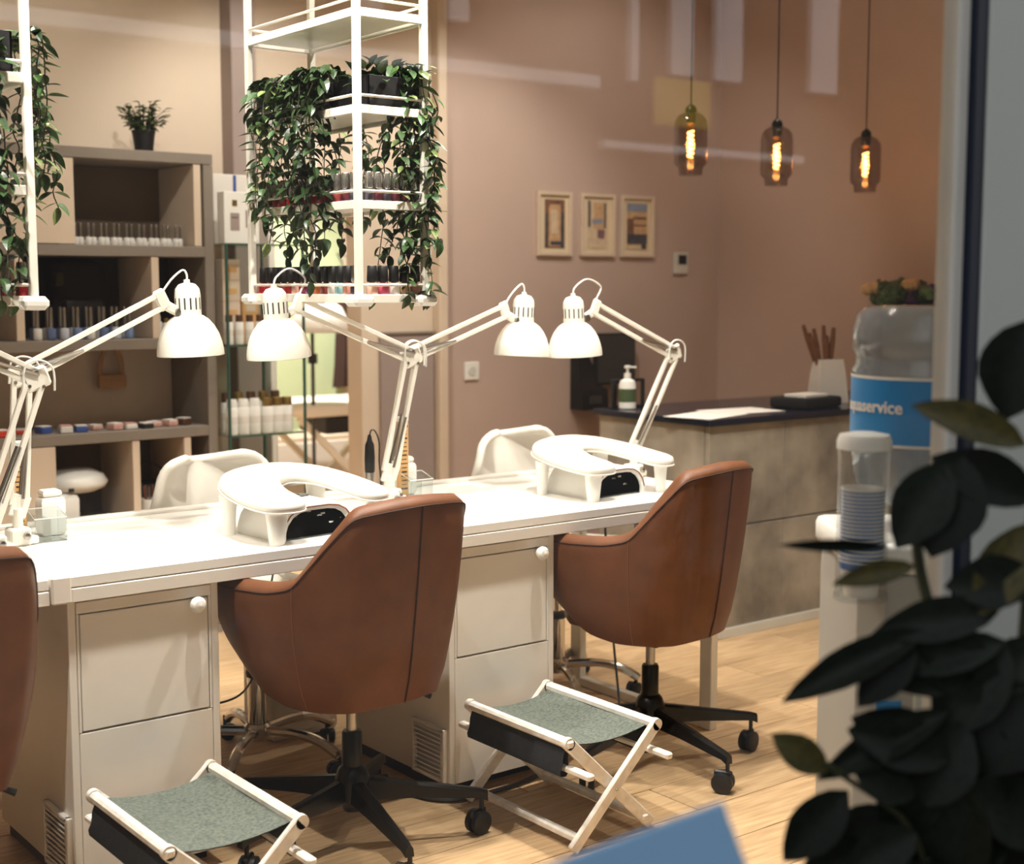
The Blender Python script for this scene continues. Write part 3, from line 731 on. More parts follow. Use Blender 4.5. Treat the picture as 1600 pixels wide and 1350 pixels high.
# ------------------------------------------------------------------ hanging racks
RZ = [1.336 + .2375 * k for k in range(6)]
def rack(label, x0, x1, y0, y1):
    cx, cy = (x0 + x1) / 2, (y0 + y1) / 2; hx, hy = (x1 - x0) / 2, (y1 - y0) / 2
    t = thing('hanging_rack', label, 'rack', (cx, cy, RZ[0]), 0, 'white racks hung over the desk')
    for sx in (-1, 1):
        for sy in (-1, 1):
            obj('post', MB().box((sx * (hx - .009), sy * (hy - .009), .83), (.018, .018, 1.66), .0015), 'whitemetal', t)
            obj('corner_bumper', MB().box((sx * (hx - .012), sy * (hy - .012), .006), (.062, .062, .03), .010), 'plastic', t)
    for k, z in enumerate(RZ):
        z = z - RZ[0]
        s = obj('shelf', MB().box((0, 0, z + .012), (2 * hx - .04, 2 * hy - .04, .006), .002), 'whitemetal', t)
        for sx in (-1, 1):
            obj('fascia', MB().box((sx * (hx - .008), 0, z + .011), (.012, 2 * hy - .036, .022), .0015), 'whitemetal', s)
            obj('guard_rail', MB().tube([(sx * (hx - .008), -hy + .015, z + .046), (sx * (hx - .008), hy - .015, z + .046)], .0038, 8), 'whitemetal', s)
        for sy in (-1, 1):
            obj('fascia', MB().box((0, sy * (hy - .008), z + .011), (2 * hx - .036, .012, .022), .0015), 'whitemetal', s)
            obj('guard_rail', MB().tube([(-hx + .015, sy * (hy - .008), z + .046), (hx - .015, sy * (hy - .008), z + .046)], .0038, 8), 'whitemetal', s)
    return t
R2 = (1.872, 2.092, 3.05, 3.645); R1 = (.84, 1.062, 3.05, 3.645)
rack('white hanging rack over the middle of the desk, with planters and polish bottles', *R2)
rack('white hanging rack cut off by the left edge', *R1)

# ------------------------------------------------------------------ polish bottles
BODY = {}
def bmat(rgb):
    k = 'polish_%d_%d_%d' % rgb
    if k not in BODY: BODY[k] = mat(k, rgb, .12, var=.04, coat=.5)
    return BODY[k]
body_me = {}; cap_me = {}
def bottle(loc, rgb, cap, label, group, s=1.0, tall=1.0, name='nail_polish_bottle', wide=1.0, capw=1.0):
    if rgb not in body_me:
        body_me[rgb] = MB().pillow([(.0135 * math.cos(a) * 1.05, .0135 * math.sin(a)) for a in [2 * PI * k / 10 for k in range(10)]], 0, .036, .004).mesh('glass', bmat(rgb))
    if cap not in cap_me:
        cap_me[cap] = MB().lathe([(.006, .035), (.006, .038), (.0105, .038), (.0118, .042), (.0105, .078), (.009, .08), (0, .08)], 12).mesh('cap', cap)
    t = thing(name, label, 'nail polish', loc, random.random() * 6, group)
    t.scale = (s * wide, s * wide, s)
    b = link('glass', body_me[rgb], t); c = link('cap', cap_me[cap], t)
    c.scale = (capw, capw, tall)
    if tall != 1: c.location = (0, 0, .038 * (1 - tall))
    return t
random.seed(11)
names = {(196, 40, 52): 'red', (226, 178, 160): 'peach', (150, 200, 205): 'pale blue', (214, 120, 70): 'orange', (120, 40, 110): 'purple', (50, 30, 60): 'dark plum', (214, 150, 130): 'salmon', (232, 222, 214): 'pearl white', (208, 168, 120): 'tan', (196, 80, 110): 'pink', (140, 60, 60): 'brick red', (96, 44, 54): 'wine', (74, 68, 80): 'slate grey'}
C = list(names)
left = [0, 9, 6, 10, 0, 1, 9, 4, 3, 10, 7, 2, 6, 5]
for k, ci in enumerate(left):
    y = 3.60 - k * .0385
    bottle((R2[0] + .028, y, RZ[0] + .0155), C[ci], 'steel' if k == 13 else 'blackpl', '%s polish bottle with %s cap on the middle rack\'s bottom tier, long side' % (names[C[ci]], 'silver' if k == 13 else 'black'), 'polish bottles on the middle rack', wide=1.3)
for k, ci in enumerate([1, 9, 7, 8, 6]):
    bottle((R2[0] + .06 + k * .033, R2[2] + .027, RZ[0] + .0155), C[ci], 'blackpl', '%s polish bottle with black cap on the middle rack\'s bottom tier, short side' % names[C[ci]], 'polish bottles on the middle rack', wide=1.2)
for k in range(13):
    ci = [12, 11, 10, 0, 0, 10, 11, 0, 9, 10, 10, 11, 12][k]
    y = 3.60 - k * .041
    bottle((R2[0] + .028, y, RZ[1] + .0155), C[ci], 'silver', '%s polish bottle with silver cap on the middle rack\'s second tier, long side' % names[C[ci]], 'polish bottles on the middle rack', tall=1.0)
for k, ci in enumerate([12, 11, 12, 11, 9, 5]):
    bottle((R2[0] + .052 + k * .027, R2[2] + .027, RZ[1] + .0155), C[ci], 'silver', '%s polish bottle with silver cap on the middle rack\'s second tier, short side' % names[C[ci]], 'polish bottles on the middle rack')
for k, ci in enumerate([11, 10, 11, 0, 0]):
    bottle((R1[1] - .028 - (4 - k) * .033, R1[2] + .027, RZ[0] + .0155), C[ci], 'steel', '%s polish bottle with silver cap on the rack cut off by the left edge' % names[C[ci]], 'polish bottles on the left rack')

# ------------------------------------------------------------------ trailing plants
def leaf_mesh(name, m, L=.04, Wd=.017, fold=.25, curl=.2):
    g = MB(); n = 6; A = []; B = []; Cc = []
    for k in range(n + 1):
        s = k / n; w = Wd / 2 * math.sin(PI * s ** .8) ** .85 if 0 < s < 1 else 0
        x = L * s; z = -curl * L * s * s
        A.append((x, w, z + w * fold)); B.append((x, 0, z)); Cc.append((x, -w, z + w * fold))
    g.grid([A, B]); g.grid([B, Cc])
    return g.mesh(name, m, 80)
IVY = [leaf_mesh('leaf', 'leaf', .044, .021), leaf_mesh('leaf', 'leaf', .042, .023, .3, .35), leaf_mesh('leaf', 'leafpale', .044, .02, .2, .15), leaf_mesh('leaf', 'leaf', .05, .021, .35, .05)]
def orient(o, p, d, up, s):
    d = Vector(d).normalized(); u = Vector(up); u = (u - d * u.dot(d))
    if u.length < 1e-4: u = Vector((1, 0, 0)).cross(d)
    u.normalize(); w = u.cross(d)
    o.matrix_basis = Matrix(((d.x * s, w.x * s, u.x * s, p[0]), (d.y * s, w.y * s, u.y * s, p[1]), (d.z * s, w.z * s, u.z * s, p[2]), (0, 0, 0, 1)))
def trailing(label, planter_c, planter_d, vines, bush, seed, limit=290):
    """vines: list of (start, out direction, length)"""
    random.seed(seed)
    cx, cy, cz = planter_c
    t = thing('trailing_plant', label, 'plant', (cx, cy, cz), 0, 'trailing plants in the hanging racks')
    g = MB(); w_, d_, h_ = planter_d
    g.box((0, 0, .004), (w_ - .01, d_ - .01, .008))
    for sx in (-1, 1): g.box((sx * (w_ / 2 - .003), 0, h_ / 2), (.006, d_, h_), .001)
    for sy in (-1, 1): g.box((0, sy * (d_ / 2 - .003), h_ / 2), (w_, .006, h_), .001)
    g.box((0, 0, h_ - .02), (w_ - .012, d_ - .012, .01))
    obj('planter', g, 'planter', t)
    cnt = 0; extra = []
    def put(p, d, up, s):
        nonlocal cnt
        cnt += 1
        if cnt > limit:
            extra.append((p, d, up, s)); return
        o = link('leaf', random.choice(IVY), t)
        orient(o, (p[0] - cx, p[1] - cy, p[2] - cz), d, up, s)
    for (st, od, ln) in vines:
        od = Vector(od).normalized(); P = [Vector(st) + Vector((0, 0, -.01)), Vector(st) + Vector((0, 0, .03)) + od * .015, Vector(st) + od * .036 + Vector((0, 0, .015))]
        p = P[-1].copy() + od * .006 + Vector((0, 0, -.03)); P.append(p.copy()); l = 0
        sway = random.uniform(-1, 1)
        while l < ln:
            p = p + Vector((random.uniform(-.013, .013) + sway * .003, random.uniform(-.013, .013), -.034)); l += .034; P.append(p.copy())
        Q = crom(P, 3)
        obj('vine', MB().tube([(q.x - cx, q.y - cy, q.z - cz) for q in Q], .0016, 4), 'stem', t)
        a = random.random() * 6
        for i in range(2, len(Q) - 1, 2):
            a += 2.4 + random.uniform(-.4, .4)
            for rep in range(2 if random.random() < .75 else 1):
                d = Vector((math.cos(a + rep * 2.9), math.sin(a + rep * 2.9), random.uniform(-.9, .15)))
                put(Q[i], d, (random.uniform(-.3, .3), random.uniform(-.3, .3), 1), random.uniform(.75, 1.15))
        put(Q[-1], (random.uniform(-.3, .3), random.uniform(-.3, .3), -1), (0, -1, 0), 1.0)
    for k in range(bush):
        q = Vector((cx + random.uniform(-.5, .5) * w_, cy + random.uniform(-.5, .5) * d_, cz + h_ - .02))
        a = random.random() * 6.28; d = Vector((math.cos(a), math.sin(a), random.uniform(.0, 1.6)))
        q2 = q + d.normalized() * random.uniform(.01, .06)
        put(q2, d, (0, 0, 1), random.uniform(.8, 1.2))
    if extra:
        g = MB(); src = IVY[1]; vs = [v.co.copy() for v in src.vertices]; fs = [tuple(p.vertices) for p in src.polygons]
        for p, d, up, s in extra:
            d = Vector(d).normalized(); u_ = Vector(up); u_ = (u_ - d * u_.dot(d)).normalized(); w = u_.cross(d)
            g.add([Vector((p[0] - cx, p[1] - cy, p[2] - cz)) + (d * v.x + w * v.y + u_ * v.z) * s for v in vs], fs)
        me = bpy.data.meshes.new('foliage'); me.from_pydata(g.v, [], g.f); me.materials.append(M_['leaf']); o = link('foliage', me, t); o['kind'] = 'stuff'
    return t
random.seed(3)
PZ = RZ[2] + .0155
v = [((1.905, 3.60 - k * .024, PZ + .09), (-1, random.uniform(-.4, .4), 0), random.choice((.32, .42, .50, .38, .28))) for k in range(18)]
trailing('leafy plant in black planter trailing down the left side of the middle rack', (1.965, 3.44, PZ), (.14, .36, .085), v, 90, 5)
v = [((2.07 - .022 * (k % 4), 3.08 + .005 * k, PZ + .09), (.55 + random.uniform(-.4, .5), -1 if k % 3 else -.1, 0), random.choice((.34, .44, .52, .40))) for k in range(13)]
trailing('leafy plant in black planter trailing down the right front corner of the middle rack', (1.995, 3.155, PZ), (.15, .17, .085), v, 70, 8)
v = [((2.06, 3.3 + .05 * k, PZ + .09), (1, random.uniform(-.4, .4), 0), random.choice((.28, .34, .22))) for k in range(5)]
trailing('leafy plant in shade at the back of the middle rack', (2.03, 3.44, PZ + .0), (.1, .3, .09), v, 40, 13)
v = [((.87 + .02 * (k % 7), 3.085 + .01 * (k % 3), RZ[3] - .2375 + .0155 + .05), (random.uniform(-.5, .15), -1, 0), random.choice((.4, .5, .46, .36))) for k in range(14)]
v = [((1.075, 3.13 + .03 * k, RZ[2] + .0155 + .09), (1, random.uniform(-.3, .3), 0), random.choice((.26, .4, .34))) for k in range(7)] + v
trailing('leafy plant trailing from the rack cut off by the left edge', (.955, 3.25, RZ[2] + .0155), (.15, .36, .095), v, 60, 21)

# ------------------------------------------------------------------ shelving unit against the back wall
SX0, SX1, SY, SD = .55, 2.43, 5.05, .335
SZ = [.115, .465, .815, 1.16, 1.51, 1.865]
u = thing('shelving_unit', 'large taupe shelving unit with cream dividers against the back wall', 'shelving', ((SX0 + SX1) / 2, SY + SD / 2, 0))
ux, uy = (SX0 + SX1) / 2, SY + SD / 2
def ub(name, c, d, m, bev=.002): return obj(name, MB().box((c[0] - ux, c[1] - uy, c[2]), d, bev), m, u)
for x in (SX0, SX1): ub('side_panel', (x, uy, .9215), (.04, SD, 1.843), 'frame')
for k, z in enumerate(SZ): ub('shelf', ((SX0 + SX1) / 2, uy, z), (SX1 - SX0 + (.04 if k == 5 else -.04), SD, .04), 'frame')
ub('plinth', ((SX0 + SX1) / 2, uy, .045), (SX1 - SX0 - .04, SD - .04, .09), 'frame')
def divider(x, k, m='cream', wd=.03): ub('divider', (x, uy - .002, (SZ[k] + SZ[k + 1]) / 2), (wd, SD - .01, SZ[k + 1] - SZ[k] - .042), m)
for k, m in ((0, 'backdark'), (1, 'backdark'), (2, 'cream'), (3, 'backblack'), (4, 'backdark')): ub('back_panel', (ux, SY + SD - .006, (SZ[k] + SZ[k + 1]) / 2), (SX1 - SX0 - .05, .01, SZ[k + 1] - SZ[k] - .04), m)
for x, k in ((2.385, 4), (2.205, 3), (1.69, 3), (1.2, 3), (2.11, 1), (2.32, 1), (1.3, 1), (1.3, 4), (2.11, 0), (1.4, 0)): divider(x, k)
ub('door', (1.60, SY + .012, (SZ[4] + SZ[5]) / 2), (.60, .02, .31), 'cream')
ub('door', (1.66, SY + .012, (SZ[1] + SZ[2]) / 2), (.28, .02, .305), 'cream')
ub('door', (1.4, SY + .012, (SZ[0] + SZ[1]) / 2), (1.4, .02, .305), 'cream')

def small_plant(label, loc):
    t = thing('potted_plant', label, 'plant', loc); t.scale = (.74, .74, .74)
    obj('pot', MB().lathe([(0, 0), (.042, 0), (.046, .004), (.058, .1), (.061, .1), (.061, .112), (.055, .112), (.052, .095), (0, .095)], 20), 'planter', t)
    random.seed(9); st = MB()
    mini = [leaf_mesh('leaf', 'leaf', .046, .028), leaf_mesh('leaf', 'leafpale', .042, .026)]
    for k in range(46):
        a = random.random() * 6.28; r = .125 * math.sqrt(random.random()); h = .09 + random.uniform(.04, .17) * (1 - r * 2.6)
        tip = Vector((r * math.cos(a), r * math.sin(a), h + .03)); b = Vector((.02 * math.cos(a), .02 * math.sin(a), .09)); m = (tip + b) / 2 + Vector((0, 0, .02))
        st.tube([tuple(q) for q in crom([b, m, tip], 3)], .0015, 4)
        for j in range(6):
            q = b.lerp(tip, .3 + .14 * j); aa = a + random.uniform(-2, 2)
            o = link('leaf', random.choice(mini), t); orient(o, q, (math.cos(aa), math.sin(aa), random.uniform(-.2, .9)), (0, 0, 1), random.uniform(.7, 1.1))
    obj('stems', st, 'stem', t)
small_plant('small bushy plant in black pot on top of the shelving unit', (2.215, 5.15, SZ[5] + .02))

for k in range(18):
    x = 1.925 + k * .0248
    bottle((x, SY + .07 + .012 * (k % 2), SZ[4] + .02), (226, 222, 216), 'steel', 'white polish bottle with tall grey cap in the shelving unit\'s upper compartment', 'white polish bottles in the upper compartment', s=.88, tall=1.35, capw=.55)
tag(obj('bottle_tray', MB().box((2.135, SY + .16, SZ[4] + .03), (.44, .1, .02), .003), 'plastic'), 'white tray behind the row of white polish bottles', 'tray')
random.seed(6)
for k in range(16):
    x = 1.77 + (k % 8) * .05 + .018 * (k // 8)
    c = [(226, 222, 216), (120, 140, 180), (200, 205, 215), (96, 112, 150)][(k * 7 + k // 8) % 4]; nm = {(226, 222, 216): 'white', (120, 140, 180): 'blue', (200, 205, 215): 'pale grey', (96, 112, 150): 'dark blue'}[c]
    bottle((x, SY + .06 + .09 * (k // 8), SZ[3] + .02 + .0), c, 'steel', '%s polish bottle with tall grey cap in the black-backed compartment' % nm, 'polish bottles in the black compartment', s=1.25, tall=1.4, capw=.5)
t = thing('backpack', 'black backpack with yellow patch hung in the black-backed compartment', 'bag', (1.99, SY + .25, SZ[3] + .02))
obj('body', MB().pillow([(-.1, -.04), (-.06, -.06), (.06, -.06), (.1, -.04), (.1, .04), (-.1, .04)], 0, .3, .03), 'black_cloth', t, angle=60)
obj('pocket', MB().pillow([(-.07, -.085), (.07, -.085), (.08, -.05), (-.08, -.05)], .02, .15, .015), 'blackpl', t, angle=60)
obj('patch', MB().pillow([(-.10, -.07), (-.075, -.07), (-.075, -.045), (-.10, -.045)], .2, .25, .006), 'rubberolive', t)
for x, mm, h, nm in ((2.245, 'plastic', .085, 'white'), (2.28, 'gold', .075, 'gold-capped'), (2.315, 'bluecap', .06, 'blue'), (2.35, 'red', .07, 'red')):
    t = thing('cosmetic_bottle', '%s cosmetic bottle in the narrow compartment beside the black one' % nm, 'bottle', (x, SY + .08, SZ[3] + .02), 0, 'cosmetics in the narrow compartment')
    obj('body', MB().lathe([(0, 0), (.014, 0), (.0155, .003), (.0155, h * .7), (.008, h * .76)], 14), 'plastic', t); obj('cap', MB().lathe([(0, h * .74), (.009, h * .74), (.009, h), (0, h)], 12), mm, t)
t = thing('curing_machine', 'white countertop device with rounded hood in the dark lower compartment', 'device', (1.90, SY + .17, SZ[1] + .02))
obj('base', MB().pillow([(-.1, -.12), (.0, -.12), (.0, .1), (-.1, .1)], 0, .12, .02), 'plastic', t, angle=60)
obj('hood', MB().lathe([(0, .0), (.07, .0), (.105, .015), (.115, .035), (.1, .065), (.06, .085), (0, .09)], 24, TR((.02, -.02, .115)), sx=1.1, sy=1.0), 'plastic', t, angle=60)
obj('button', MB().box((-.03, -.124, .135), (.022, .006, .012), .002), 'blackpl', t)
t = thing('glass_jar', 'small jar of brushes in the narrow lower compartment', 'jar', (2.2, SY + .08, SZ[1] + .02))
obj('body', MB().lathe([(0, 0), (.04, 0), (.042, .004), (.04, .07), (.038, .07), (.038, .006), (0, .006)], 18), 'plastic', t)
for k in range(6): obj('brush', MB().tube([(.02 * math.cos(k), .02 * math.sin(k), .01), (.03 * math.cos(k), .03 * math.sin(k), .12)], .004, 6), 'copper' if k % 2 else 'steel', t)
t = thing('basket', 'dark round basket in the narrow lower compartment', 'basket', (2.23, SY + .2, SZ[1] + .02))
obj('body', MB().lathe([(0, 0), (.07, 0), (.08, .01), (.085, .12), (.08, .12), (.075, .015), (0, .015)], 20), 'backblack', t)
obj('handle', MB().tube(arc((0, 0, .12), .08, 0, PI, 12), .004, 6), 'backblack', t)
# make-up goods lying on the open shelf
random.seed(15)
goods = [(1.62, 'red', 'red'), (1.72, 'red', 'orange-red'), (1.79, 'bluecap', 'blue'), (1.86, 'paper', 'white'), (1.92, 'bluecap', 'dark blue'), (1.99, 'pinkitem', 'pink'), (2.05, 'pinkitem', 'rose'), (2.11, 'paper', 'ivory'), (2.17, 'backblack', 'black'), (2.22, 'pinkitem', 'blush'), (2.28, 'pinkitem', 'beige'), (2.34, 'brownc', 'brown')]
for x, mm, nm in goods:
    h = random.uniform(.014, .026)
    t = thing('cosmetic_case', '%s cosmetic case lying on the open shelf of the shelving unit' % nm, 'cosmetics', (x, SY + random.uniform(.04, .12), SZ[2] + .02), random.uniform(-.4, .4), 'cosmetics on the open shelf')
    obj('case', MB().box((0, 0, h / 2), (.045, .05, h), .004), mm, t)
    obj('lid', MB().box((0, 0, h + .002), (.041, .046, .004), .0015), 'paper' if mm != 'paper' else 'pinkitem', t)
t = thing('tan_reflection', 'tan reflection in the middle compartment, shaped as a hung bag', 'bag', (2.13, SY + .28, .975))  # blurred reflection on the back panel, built as a solid bag shape
obj('body', MB().pillow([(-.055, -.02), (.055, -.02), (.05, .02), (-.05, .02)], 0, .06, .01), 'reflection_tan', t)
obj('handle', MB().tube([tuple(q) for q in crom([(-.045, 0, .05), (-.04, 0, .12), (-.015, 0, .165), (.015, 0, .165), (.04, 0, .12), (.045, 0, .05)], 4)], .011, 8), 'reflection_tan', t)

# ------------------------------------------------------------------ glass display case with boxes and jars
gx0, gx1, gy0, gy1 = 2.465, 2.80, 4.98, 5.33
t = thing('glass_display', 'glass display stand with dark corner posts beside the shelving unit', 'display stand', ((gx0 + gx1) / 2, (gy0 + gy1) / 2, 0))
cx, cy = (gx0 + gx1) / 2, (gy0 + gy1) / 2
for sx in (-1, 1):
    for sy in (-1, 1): obj('post', MB().box((sx * (gx1 - gx0) / 2, sy * (gy1 - gy0) / 2, .77), (.01, .01, 1.54), .001), 'greenedge', t)
for z in (.35, .79, 1.147, 1.54):
    s = obj('glass_shelf', MB().box((0, 0, z), (gx1 - gx0, gy1 - gy0, .006)), 'greenglass', t)
    obj('shelf_edge', MB().box((0, -(gy1 - gy0) / 2 - .002, z), (gx1 - gx0, .003, .007)), 'greenedge', s)
def carton(name, label, c, d, m='paper', stripes=(), rz=0, group='cartons on the glass display'):
    t = thing(name, label, 'box', c, rz, group)
    obj('carton', MB().box((0, 0, d[2] / 2), d, .002), m, t)
    for (sm, x, z, w_, h_) in stripes: obj('print', MB().box((x * d[0], -d[1] / 2 - .0004, z * d[2]), (w_ * d[0], .0012, h_ * d[2])), sm, t)
    return t
carton('display_box', 'white display box with two printed bottles and gold square, on top of the glass display', (2.545, 5.03, 1.5435), (.15, .06, .2), 'plastic', (('gold', -.2, .78, .14, .12), ('mauve', -.2, .42, .26, .34), ('mauve', .24, .48, .26, .34), ('ink', -.2, .5, .18, .02), ('ink', .24, .5, .18, .02)))
carton('gift_box', 'cream box with dark blue stripe behind the white display box', (2.56, 5.17, 1.5435), (.17, .1, .275), 'paper', (('bluecap', .1, .82, .08, .34),))
carton('gift_box', 'beige box at the left behind the white display box', (2.49, 5.27, 1.5435), (.06, .08, .27), 'cream')
for k in range(4): carton('carton', 'beige carton in the taller stack, number %s from the bottom, under the display\'s top glass' % ('one', 'two', 'three', 'four')[k], (2.53, 5.12, 1.1505 + k * .0835), (.075, .1, .083), 'cream', (('kraft', 0, .5, .6, .25),))
for k in range(2): carton('carton', '%s beige carton of the shorter stack under the display\'s top glass' % ('lower', 'upper')[k], (2.625, 5.14, 1.1505 + k * .0905), (.07, .09, .09), 'kraft', (('cream', 0, .55, .6, .3),))
def jar(label, c, r, h, cap, group, m='plastic'):
    t = thing('cosmetic_jar', label, 'jar', c, 0, group)
    obj('body', MB().lathe([(0, 0), (r * .95, 0), (r, .004), (r, h * .72), (r * .9, h * .76)], 16), m, t)
    obj('cap', MB().lathe([(0, h * .75), (r * .85, h * .75), (r * .85, h * .97), (r * .78, h), (0, h)], 16), cap, t)
    obj('label_print', MB().lathe([(r * 1.003, h * .3), (r * 1.003, h * .5)], 16, cap=False), 'paper', t)
for k in range(5): jar('slim white bottle with brown cap on the display\'s middle glass shelf', (2.50 + .045 * k, 5.04, 1.1505), .017, .115, 'brownc', 'bottles on the middle glass shelf')
for k, (x, cap) in enumerate(((2.50, 'plastic'), (2.55, 'plastic'), (2.6, 'plastic'), (2.655, 'gold'), (2.70, 'gold'), (2.745, 'gold'))):
    jar('white jar with %s cap on the front of the display\'s lower glass shelf' % ('white' if cap == 'plastic' else 'gold'), (x, 5.03, .7935), .024, .14, cap, 'front jars on the lower glass shelf')
for k in range(5): jar('white jar with brown cap at the back of the display\'s lower glass shelf', (2.52 + .055 * k, 5.12, .7935), .022, .16, 'gold' if k % 2 else 'brownc', 'back jars on the lower glass shelf')
for k in range(4): jar('plain white jar on the display\'s bottom glass shelf', (2.52 + .07 * k, 5.06, .3535), .028, .12, 'plastic', 'jars on the bottom glass shelf')

# ------------------------------------------------------------------ treatment room seen through the opening
t = thing('treatment_bed', 'white folding treatment table with crossed legs in the room behind', 'table', (3.95, 6.6, 0))
obj('top', MB().pillow([(-.42, -.3), (.42, -.3), (.42, .3), (-.42, .3)], .70, .765, .02), 'pu', t)
obj('apron', MB().box((.05, -.1, .65), (.6, .3, .09), .01), 'blackpl', t)
for y in (-.22, .22):
    obj('leg', MB().bar((-.4, y, .7), (.3, y, .02), .035, .03, .004), 'whitemetal', t); obj('leg', MB().bar((.4, y, .7), (-.3, y, .02), .035, .03, .004), 'whitemetal', t)
obj('stretcher', MB().box((0, 0, .34), (.03, .46, .03), .003), 'whitemetal', t)
t = thing('low_cabinet', 'low cream cabinet under the treatment table', 'cabinet', (4.0, 7.2, 0))
obj('body', MB().box((0, 0, .27), (.6, .4, .5), .006), 'cream', t); obj('door', MB().box((0, -.205, .27), (.54, .014, .44), .003), 'white', t)
t = thing('work_stool', 'black wheeled stool base beside the treatment table', 'stool', (4.05, 6.05, 0))
obj('column', MB().lathe([(0, .1), (.025, .1), (.025, .42), (0, .42)], 14), 'black', t); obj('seat', MB().lathe([(0, .42), (.15, .42), (.17, .44), (.17, .47), (.15, .49), (0, .49)], 22), 'black_cloth', t)
for k in range(5):
    a = 2 * PI * k / 5 + .3; lg = obj('leg', MB().bar((.02, 0, .11), (.25, 0, .075), .03, .02, .003, up=(0, 0, 1)), 'black', t, (0, 0, 0), (0, 0, a)); castor(lg, (.23, 0, 0), .5)
t = thing('floor_lamp', 'white dome floor lamp on dark stand in the room behind', 'lamp', (3.62, 6.35, 0))
obj('base', MB().lathe([(0, 0), (.13, 0), (.13, .015), (.02, .03), (0, .03)], 20), 'blackpl', t); obj('pole', MB().tube([(0, 0, .02), (0, 0, 1.28)], .01, 8), 'darkgrey', t)
obj('shade', MB().lathe([(.15, 1.14), (.145, 1.2), (.11, 1.27), (.05, 1.31), (0, 1.32)], 24, cap=False), 'plastic', t, (.05, 0, 0)); obj('joint', MB().lathe([(0, .98), (.025, .98), (.025, 1.03), (0, 1.03)], 10), 'blackpl', t)
t = thing('hanging_gown', 'dark brown gown hanging in the room behind, right of the green panel', 'gown', (4.56, 7.55, 0))
g = MB(); P = []
for k in range(9):
    s = k / 8; P.append([((.06 + .05 * s + .015 * math.sin(j * 1.9 + k * .3)) * math.cos(2 * PI * j / 18), (.03 + .015 * math.sin(j * 2.3)) * math.sin(2 * PI * j / 18), 1.5 - .75 * s) for j in range(18)])
g.grid(P, close_v=True); obj('cloth', g, 'seam', t, angle=60); obj('hook', MB().tube([(0, 0, 1.48), (0, 0, 1.56), (0, .12, 1.58)], .006, 6), 'steel', t)

# ------------------------------------------------------------------ reception counter
cx0, cx1, cy0, cy1, cz = 3.86, 5.6, 3.745, 4.38, .845
t = thing('reception_counter', 'board-marked concrete reception counter with navy stone top', 'counter', ((cx0 + cx1) / 2, (cy0 + cy1) / 2, 0))
ox, oy = (cx0 + cx1) / 2, (cy0 + cy1) / 2
b = obj('body', MB().box((0, .02, cz / 2), (cx1 - cx0 - .04, cy1 - cy0 - .06, cz - .002)), 'joint', t)
for k in range(4):
    wd = (cx1 - cx0) / 4
    for j, (z0, z1) in enumerate(((.04, .44), (.446, .843))):
        obj('concrete_panel', MB().box((cx0 + wd * (k + .5) - ox, cy0 - oy + .012, (z0 + z1) / 2), (wd - .003, .024, z1 - z0), .002), 'concrete', t)
for j, (z0, z1) in enumerate(((.04, .843),)): obj('concrete_panel', MB().box((cx0 - ox + .012, .012, (z0 + z1) / 2), (.024, cy1 - cy0 - .03, z1 - z0), .002), 'concrete', t)
obj('plinth', MB().box((0, 0, .02), (cx1 - cx0 + .015, cy1 - cy0 + .012, .04), .002), 'post', t)
obj('counter_top', MB().box((-.004, 0, cz + .0125), (cx1 - cx0 + .03, cy1 - cy0 + .04, .025), .003), 'navy', t)
TZ = cz + .0252
t = thing('soap_bottle', 'white pump bottle with green label on the reception counter', 'bottle', (3.935, 4.29, TZ))
obj('body', MB().lathe([(0, 0), (.032, 0), (.036, .004), (.036, .1), (.03, .118), (.014, .126), (.014, .132)], 22), 'plastic', t); obj('label_print', MB().lathe([(.0364, .03), (.0364, .085)], 22, cap=False), mat('green_label', (74, 92, 60), .5, var=.2), t)
obj('pump', MB().lathe([(0, .13), (.015, .13), (.015, .148), (.006, .15), (.006, .168), (.014, .17), (.014, .18), (0, .182)], 14), 'plastic', t); obj('nozzle', MB().tube([(0, 0, .175), (.03, -.02, .173)], .004, 6), 'plastic', t)
def sheet(label, c, rz, w_, d_, g):
    o = obj('paper_sheet', MB().box((0, 0, .0008), (w_, d_, .0016)), 'paper', None, c, (0, 0, rz)); return tag(o, label, 'paper', g)
sheet('white paper sheet lying over the counter\'s near corner', (3.98, 3.88, TZ), .25, .30, .21, 'papers on the counter')
sheet('white paper sheet lying farther along the counter front', (4.22, 3.92, TZ + .0018), -.1, .30, .21, 'papers on the counter')
t = thing('card_tray', 'dark tray with cards on the reception counter', 'tray', (4.6, 3.9, TZ), .1)
obj('tray', MB().pillow([(-.13, -.09), (.13, -.09), (.13, .09), (-.13, .09)], 0, .045, .01), 'black_cloth', t); obj('cards', MB().box((0, 0, .05), (.16, .11, .012), .001), 'paper', t)
t = thing('paper_bag', 'white paper bag with dried reeds on the reception counter', 'bag', (4.86, 4.0, TZ), -.3)
g = MB(); P = []
for w_, d_, z in ((.075, .05, 0), (.075, .05, .01), (.066, .04, .12), (.058, .03, .19)): P.append([(-w_, -d_, z), (w_, -d_, z), (w_, d_, z), (-w_, d_, z)])
g.grid(P, close_v=True); g.f.append((0, 1, 2, 3)); obj('bag', g, 'paper', t)
random.seed(2)
for k in range(9):
    a = random.uniform(-.35, .2); b_ = random.uniform(-.2, .2); L_ = random.uniform(.28, .36)
    r_ = obj('reed', MB().tube([(a * .05, b_ * .05, .05), (a * L_ * .8, b_ * L_ * .8, L_ * .8), (a * L_, b_ * L_, L_)], [.003, .011, .008], 6), 'dried', t)
t = thing('flower_box', 'round box of dark and cream flowers on the reception counter', 'flowers', (5.36, 3.90, TZ))
obj('box', MB().lathe([(0, 0), (.15, 0), (.155, .005), (.16, .42), (.15, .42), (.145, .02), (0, .02)], 28), 'cream', t)
fl_me = {}
